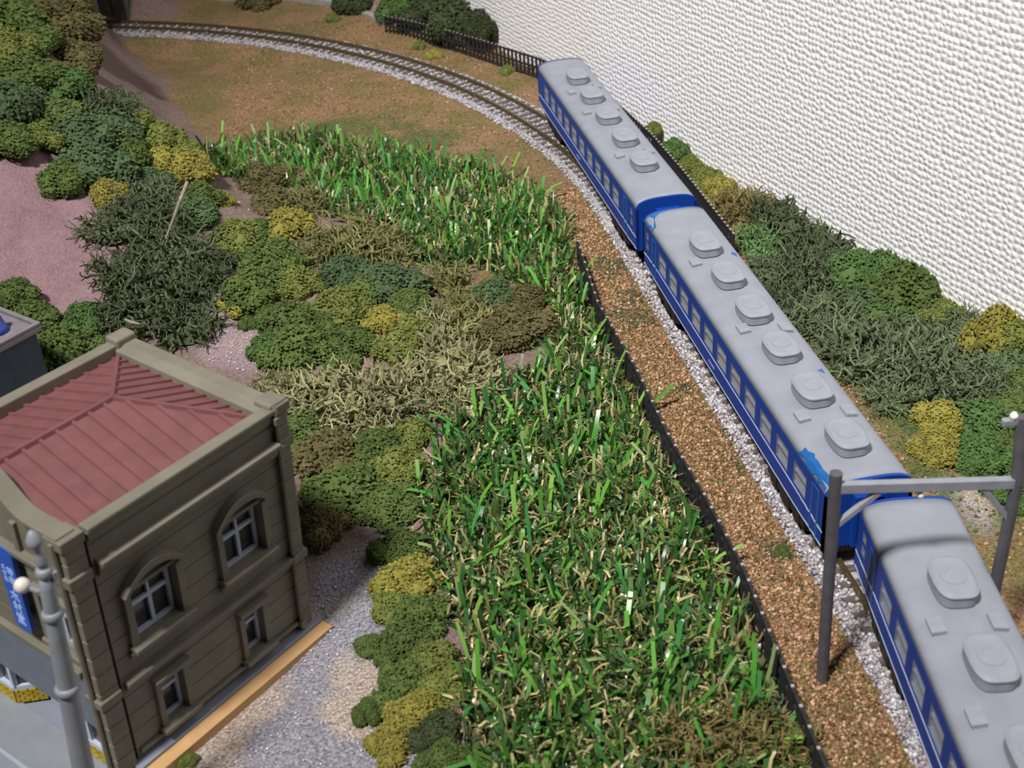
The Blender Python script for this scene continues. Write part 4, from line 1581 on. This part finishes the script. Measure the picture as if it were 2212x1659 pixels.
def lichen_mesh(seed, fine=1.0):
    """tangled branching lichen about 10 mm in radius, standing on z = 0."""
    r = random.Random(seed)
    m = MB()

    def grow(p, d, rad, depth, sh):
        n_ = r.randint(2, 4)
        pts_ = [p]
        for _ in range(n_):
            d = (d + Vector((r.gauss(0, .38), r.gauss(0, .38), r.gauss(0, .38) - .03))).normalized()
            p = p + d * r.uniform(.8, 1.5) * fine
            if p.z < .1:
                p.z = .1
            pts_.append(p)
        rads = [rad * (1 - .45 * i / n_) for i in range(n_ + 1)]
        b0 = len(m.v)
        m.tube(pts_, rads, 4, cap=False)
        m.c.extend([(sh, sh, sh)] * (len(m.v) - b0))
        if depth:
            for _ in range(r.randint(2, 3)):
                grow(p, (d + Vector((r.gauss(0, .7), r.gauss(0, .7), r.gauss(0, .7)))).normalized(), rads[-1] * .95, depth - 1, sh * r.uniform(.85, 1.2))
    for k in range(125):
        a = r.uniform(0, 6.283)
        rr_ = 7.5 * math.sqrt(r.random())
        h = 5.0 * max(0, 1 - (rr_ / 9) ** 2) * r.uniform(.3, 1)
        p = Vector((rr_ * math.cos(a), rr_ * math.sin(a), h))
        d = (Vector((p.x, p.y, 2.5 + 3 * r.random())) / 8 + Vector((r.gauss(0, .5), r.gauss(0, .5), r.gauss(.2, .4)))).normalized()
        grow(p, d, r.uniform(.34, .62), 1, r.uniform(.6, 1.25))
    # tangled heart
    b0 = len(m.v)
    m.add(np.array([(x_ * 7.2, y_ * 7.2, max(0, z_) * 3.8) for x_, y_, z_ in ICO_V]), ICO_F)
    m.c.extend([(.92, .92, .92)] * (len(m.v) - b0))
    me_ = m.mesh('lichen_bush_%d' % seed, fix=False)
    me_.materials.append(M_LICH)
    return me_


FOAMS = [foam_mesh(s_) for s_ in range(6)]
LICHS = [lichen_mesh(20 + s_) for s_ in range(4)]
COLS = {'mid': '4e6128', 'green': '46622c', 'teal': '475d38', 'olive': '66702c', 'yellow': '857f2a', 'dark': '3a4426', 'brown': '5c5630',
        'ldark': '525d3e', 'lpale': '8c8a5e', 'lolive': '75743f', 'lgreen': '5f6c4a', 'lbright': '5c8044', 'lbrown': '6f6434'}
CNAME = {'mid': 'mid-green', 'green': 'fresh green', 'teal': 'blue-green', 'olive': 'olive green', 'yellow': 'yellow-green', 'dark': 'dark green', 'brown': 'brownish',
         'ldark': 'dark green', 'lpale': 'pale straw-green', 'lolive': 'olive', 'lgreen': 'grey-green', 'lbright': 'bright green', 'lbrown': 'brown-olive'}
count = [0]
BUSHES = []


def bush(px, py, rpx, kind, place, flat=1.0):
    r = random.Random(count[0] * 13 + 5)
    count[0] += 1
    x, y, z = hit(px, py + .35 * rpx)
    rad = rpx / px_per_mm((x, y, z))
    lift = 0.0
    if x > WALL_X(y) - 1.1 * rad:                    # keep clear of the room wall: same line of sight, nearer
        d = AF + (px - 1106) / CF * AR - (py + .35 * rpx - 829.5) / CF * AU
        t = (y - CYY) / d[1]
        while x > WALL_X(y) - 1.1 * rad:
            t -= .6
            x, y, zr = (float(v_) for v_ in CPOS + d * t)
        z = zt(x, y)
        lift = max(0.0, zr - z)
    lich = kind[0] == 'l'
    me_ = (LICHS if lich else FOAMS)[r.randrange(len(LICHS if lich else FOAMS))]
    nm = 'lichen_bush' if lich else 'foam_bush'
    o = link(nm, me_, None, None, loc=(x, y, z - .12 * rad + max(0.0, lift - .38 * rad)), rot=(0, 0, r.uniform(0, 6.283)))
    k = rad / 6.6
    o.scale = (k * r.uniform(.92, 1.12), k * r.uniform(.92, 1.12), k * r.uniform(.85, 1.1) * flat * min(1.45, 1 + lift / (.85 * rad)))
    c = lin(COLS[kind])
    g_ = sum(c) / 3
    c = [v_ * .86 + g_ * .14 for v_ in c]
    j = r.uniform(.88, 1.14)
    o.color = (*[min(1, v * j * 1.15) for v in c], 1)
    size = 'tiny' if rad < 4 else 'small' if rad < 7 else 'large' if rad > 13 else 'rounded'
    tag(o, '-', 'bush', ('lichen' if lich else 'foam') + ' bushes ' + place)
    BUSHES.append((o, np.array([x, y, z]), rad, size, CNAME[kind], 'lichen' if lich else 'foam', place))
    return o


HILL = 'on the pink hill'
MIDS = 'on the low slope'
BACK = 'behind the town building'
EDGE = 'beside the gravel path'
RIGHT = 'between train and wall'
FARP = 'on the far bank'
TUFT = 'beside the track'
for a in [(30, 45, 62, 'mid'), (15, 110, 55, 'olive'), (75, 90, 45, 'mid'), (60, 165, 62, 'mid'), (140, 185, 55, 'green'), (35, 235, 60, 'teal'), (120, 255, 60, 'mid'), (195, 235, 55, 'ldark'),
          (250, 225, 42, 'ldark'), (25, 300, 50, 'mid'), (85, 295, 40, 'olive'), (180, 300, 60, 'teal'), (245, 290, 55, 'teal'), (295, 268, 36, 'olive'), (355, 300, 42, 'olive'), (210, 360, 62, 'teal'), (140, 385, 48, 'mid'),
          (275, 335, 50, 'mid'), (350, 350, 42, 'yellow'), (405, 365, 46, 'yellow'), (390, 320, 34, 'olive'), (235, 420, 38, 'yellow'), (320, 390, 40, 'teal'), (300, 425, 52, 'ldark'), (255, 480, 52, 'ldark'), (335, 480, 56, 'ldark'), (410, 465, 48, 'teal'),
          (435, 425, 38, 'mid'), (482, 432, 24, 'yellow'), (150, 60, 60, 'brown'), (165, 130, 45, 'brown'), (120, 10, 50, 'brown'),
          (365, 555, 66, 'ldark'), (280, 580, 56, 'ldark'), (325, 645, 72, 'ldark'), (410, 690, 56, 'ldark'), (425, 610, 48, 'ldark'), (185, 690, 48, 'green'), (35, 640, 44, 'mid'), (75, 685, 44, 'mid'), (245, 700, 52, 'ldark')]:
    bush(*a, HILL)
for a in [(510, 510, 52, 'olive'), (560, 500, 40, 'mid'), (622, 490, 50, 'yellow'), (590, 570, 60, 'mid'), (555, 625, 56, 'mid'), (640, 610, 45, 'olive'), (512, 655, 32, 'yellow'), (625, 695, 55, 'mid'), (650, 750, 58, 'mid'),
          (585, 745, 42, 'green'), (560, 385, 46, 'brown'), (625, 385, 40, 'brown'), (650, 445, 42, 'lolive'), (590, 440, 38, 'brown'), (755, 520, 62, 'lolive'), (830, 540, 52, 'lolive'), (690, 545, 40, 'lolive'), (745, 590, 44, 'teal'), (840, 605, 58, 'teal'), (790, 630, 40, 'mid'),
          (735, 660, 56, 'olive'), (830, 690, 40, 'yellow'), (885, 705, 38, 'olive'), (765, 735, 44, 'mid'), (740, 790, 36, 'mid'), (865, 745, 46, 'olive'), (955, 610, 56, 'lolive'), (1000, 690, 56, 'lolive'), (1065, 640, 42, 'teal'), (1110, 700, 62, 'brown'),
          (1060, 730, 40, 'brown'), (950, 780, 66, 'lpale'), (1020, 810, 54, 'lpale'), (860, 850, 70, 'lpale'), (740, 850, 70, 'lpale'), (650, 850, 54, 'lpale'), (800, 900, 56, 'lpale'), (915, 860, 50, 'lpale'), (590, 830, 36, 'lpale'), (930, 700, 40, 'lpale'), (1135, 645, 38, 'brown'), (1170, 715, 34, 'brown'), (970, 875, 40, 'lpale'), (895, 935, 36, 'olive'), (885, 650, 36, 'mid'), (700, 700, 36, 'mid'), (560, 570, 34, 'olive'), (540, 700, 18, 'mid'), (690, 610, 26, 'olive'), (480, 560, 34, 'ldark')]:
    bush(*a, MIDS)
for a in [(715, 975, 76, 'brown'), (820, 970, 58, 'mid'), (750, 1060, 76, 'mid'), (860, 1010, 56, 'olive'), (660, 930, 60, 'mid'), (150, 770, 76, 'mid'), (80, 800, 60, 'brown'), (700, 1130, 50, 'brown'), (230, 770, 50, 'mid')]:
    bush(*a, BACK)
for a in [(845, 1090, 52, 'mid'), (870, 1180, 48, 'mid'), (880, 1245, 58, 'yellow'), (855, 1305, 46, 'olive'), (910, 1330, 56, 'mid'), (880, 1385, 56, 'mid'), (805, 1392, 28, 'mid'), (930, 1430, 54, 'olive'), (865, 1480, 54, 'mid'),
          (945, 1490, 48, 'olive'), (900, 1540, 54, 'yellow'), (800, 1538, 32, 'mid'), (845, 1605, 44, 'yellow'), (945, 1580, 46, 'dark'), (960, 1640, 56, 'mid'), (410, 1642, 20, 'olive')]:
    bush(*a, EDGE)
for a in [(1530, 1620, 84, 'lbrown'), (1610, 1580, 60, 'lbrown'), (1690, 1610, 56, 'lbrown')]:
    bush(*a, 'in the grass mat')
for a in [(1412, 275, 16, 'olive'), (1458, 318, 24, 'green'), (1492, 352, 22, 'olive'), (1525, 385, 28, 'olive'), (1556, 408, 30, 'yellow'), (1605, 445, 46, 'lbrown'), (1650, 525, 46, 'lbright'), (1680, 465, 40, 'ldark'), (1720, 505, 50, 'ldark'),
          (1765, 545, 48, 'ldark'), (1735, 600, 52, 'ldark'), (1665, 585, 40, 'ldark'), (1855, 590, 62, 'green'), (1950, 625, 60, 'mid'), (1845, 665, 52, 'teal'), (2010, 665, 36, 'olive'), (1780, 690, 58, 'lgreen'), (1860, 760, 66, 'lgreen'), (1950, 745, 70, 'lgreen'),
          (2050, 755, 56, 'lgreen'), (2010, 830, 66, 'lgreen'), (1925, 855, 48, 'lgreen'), (2150, 715, 52, 'yellow'), (2185, 775, 54, 'teal'), (2110, 800, 50, 'lgreen'), (2030, 905, 46, 'yellow'), (2025, 965, 46, 'yellow'), (2120, 905, 62, 'green'), (2190, 880, 50, 'mid'),
          (2120, 985, 54, 'green'), (2195, 970, 50, 'mid'), (2190, 1060, 46, 'green'),
          (1585, 425, 24, 'lbrown'), (1640, 448, 30, 'lbrown'), (1700, 478, 34, 'ldark'), (1770, 515, 30, 'ldark'), (1800, 560, 34, 'teal'), (1905, 585, 44, 'green'), (1985, 618, 34, 'mid'), (2040, 668, 30, 'olive'), (2085, 690, 30, 'lgreen'), (2195, 720, 40, 'olive'), (1820, 720, 40, 'teal'), (1900, 680, 50, 'green'), (2080, 860, 44, 'lgreen'), (1700, 650, 36, 'ldark'), (2200, 830, 44, 'mid'), (2160, 840, 40, 'lgreen')]:
    bush(*a, RIGHT)
for a in [(870, 12, 44, 'green'), (925, 28, 46, 'dark'), (985, 40, 44, 'dark'), (1035, 50, 30, 'dark'), (770, 0, 40, 'dark'), (560, -4, 36, 'brown'), (1005, 75, 30, 'mid')]:
    bush(*a, FARP)
for a in [(940, 118, 16, 'yellow'), (1095, 152, 15, 'olive'), (905, 100, 12, 'olive'), (1690, 1190, 16, 'mid'), (720, 40, 14, 'olive')]:
    bush(*a, TUFT)

# a label for each: its own look, then the look of the bush it stands closest to
for o, p, rad, size, cn, ty, place in BUSHES:
    near = sorted(((float(np.linalg.norm(q[1] - p)), q) for q in BUSHES if q[0] is not o), key=lambda t: t[0])
    near = [q for d_, q in near if d_ < 1.9 * (rad + q[2]) and (q[4], q[5]) != (cn, ty)][:2]
    txt = '%s %s %s bush %s' % (size, cn, ty, place)
    if near:
        txt += ', next to %s' % ' and '.join('%s %s' % (q[4], q[5]) for q in near)
    if len(txt.split()) > 16:
        txt = '%s %s %s bush %s, next to %s %s' % (size, cn, ty, place, near[0][4], near[0][5])
    o['label'] = txt

# dry twigs on the hill
TW = mat('dry_twig', 'a39a90', .6, .15, .4)


def ray_at_y(px, py, yy):
    d = AF + (px - 1106) / CF * AR - (py - 829.5) / CF * AU
    return Vector(CPOS + d * ((yy - CYY) / d[1]))


yy = hit(360, 520)[1] - 9
tag(MB().tube([ray_at_y(350, 532, yy), ray_at_y(362, 505, yy), ray_at_y(376, 468, yy), ray_at_y(390, 430, yy), ray_at_y(405, 392, yy + 2)], [.2, .32, .45, .5, .55], 7).build('dry_twig', TW), 'long bare grey twig leaning on the lichen of the hill', 'twig')
yy = hit(285, 700)[1] - 9
tag(MB().tube([ray_at_y(270, 690, yy), ray_at_y(283, 696, yy), ray_at_y(302, 700, yy)], [.4, .5, .3], 7).build('dry_twig', TW), 'short pale twig lying on lichen above the red roof', 'twig')
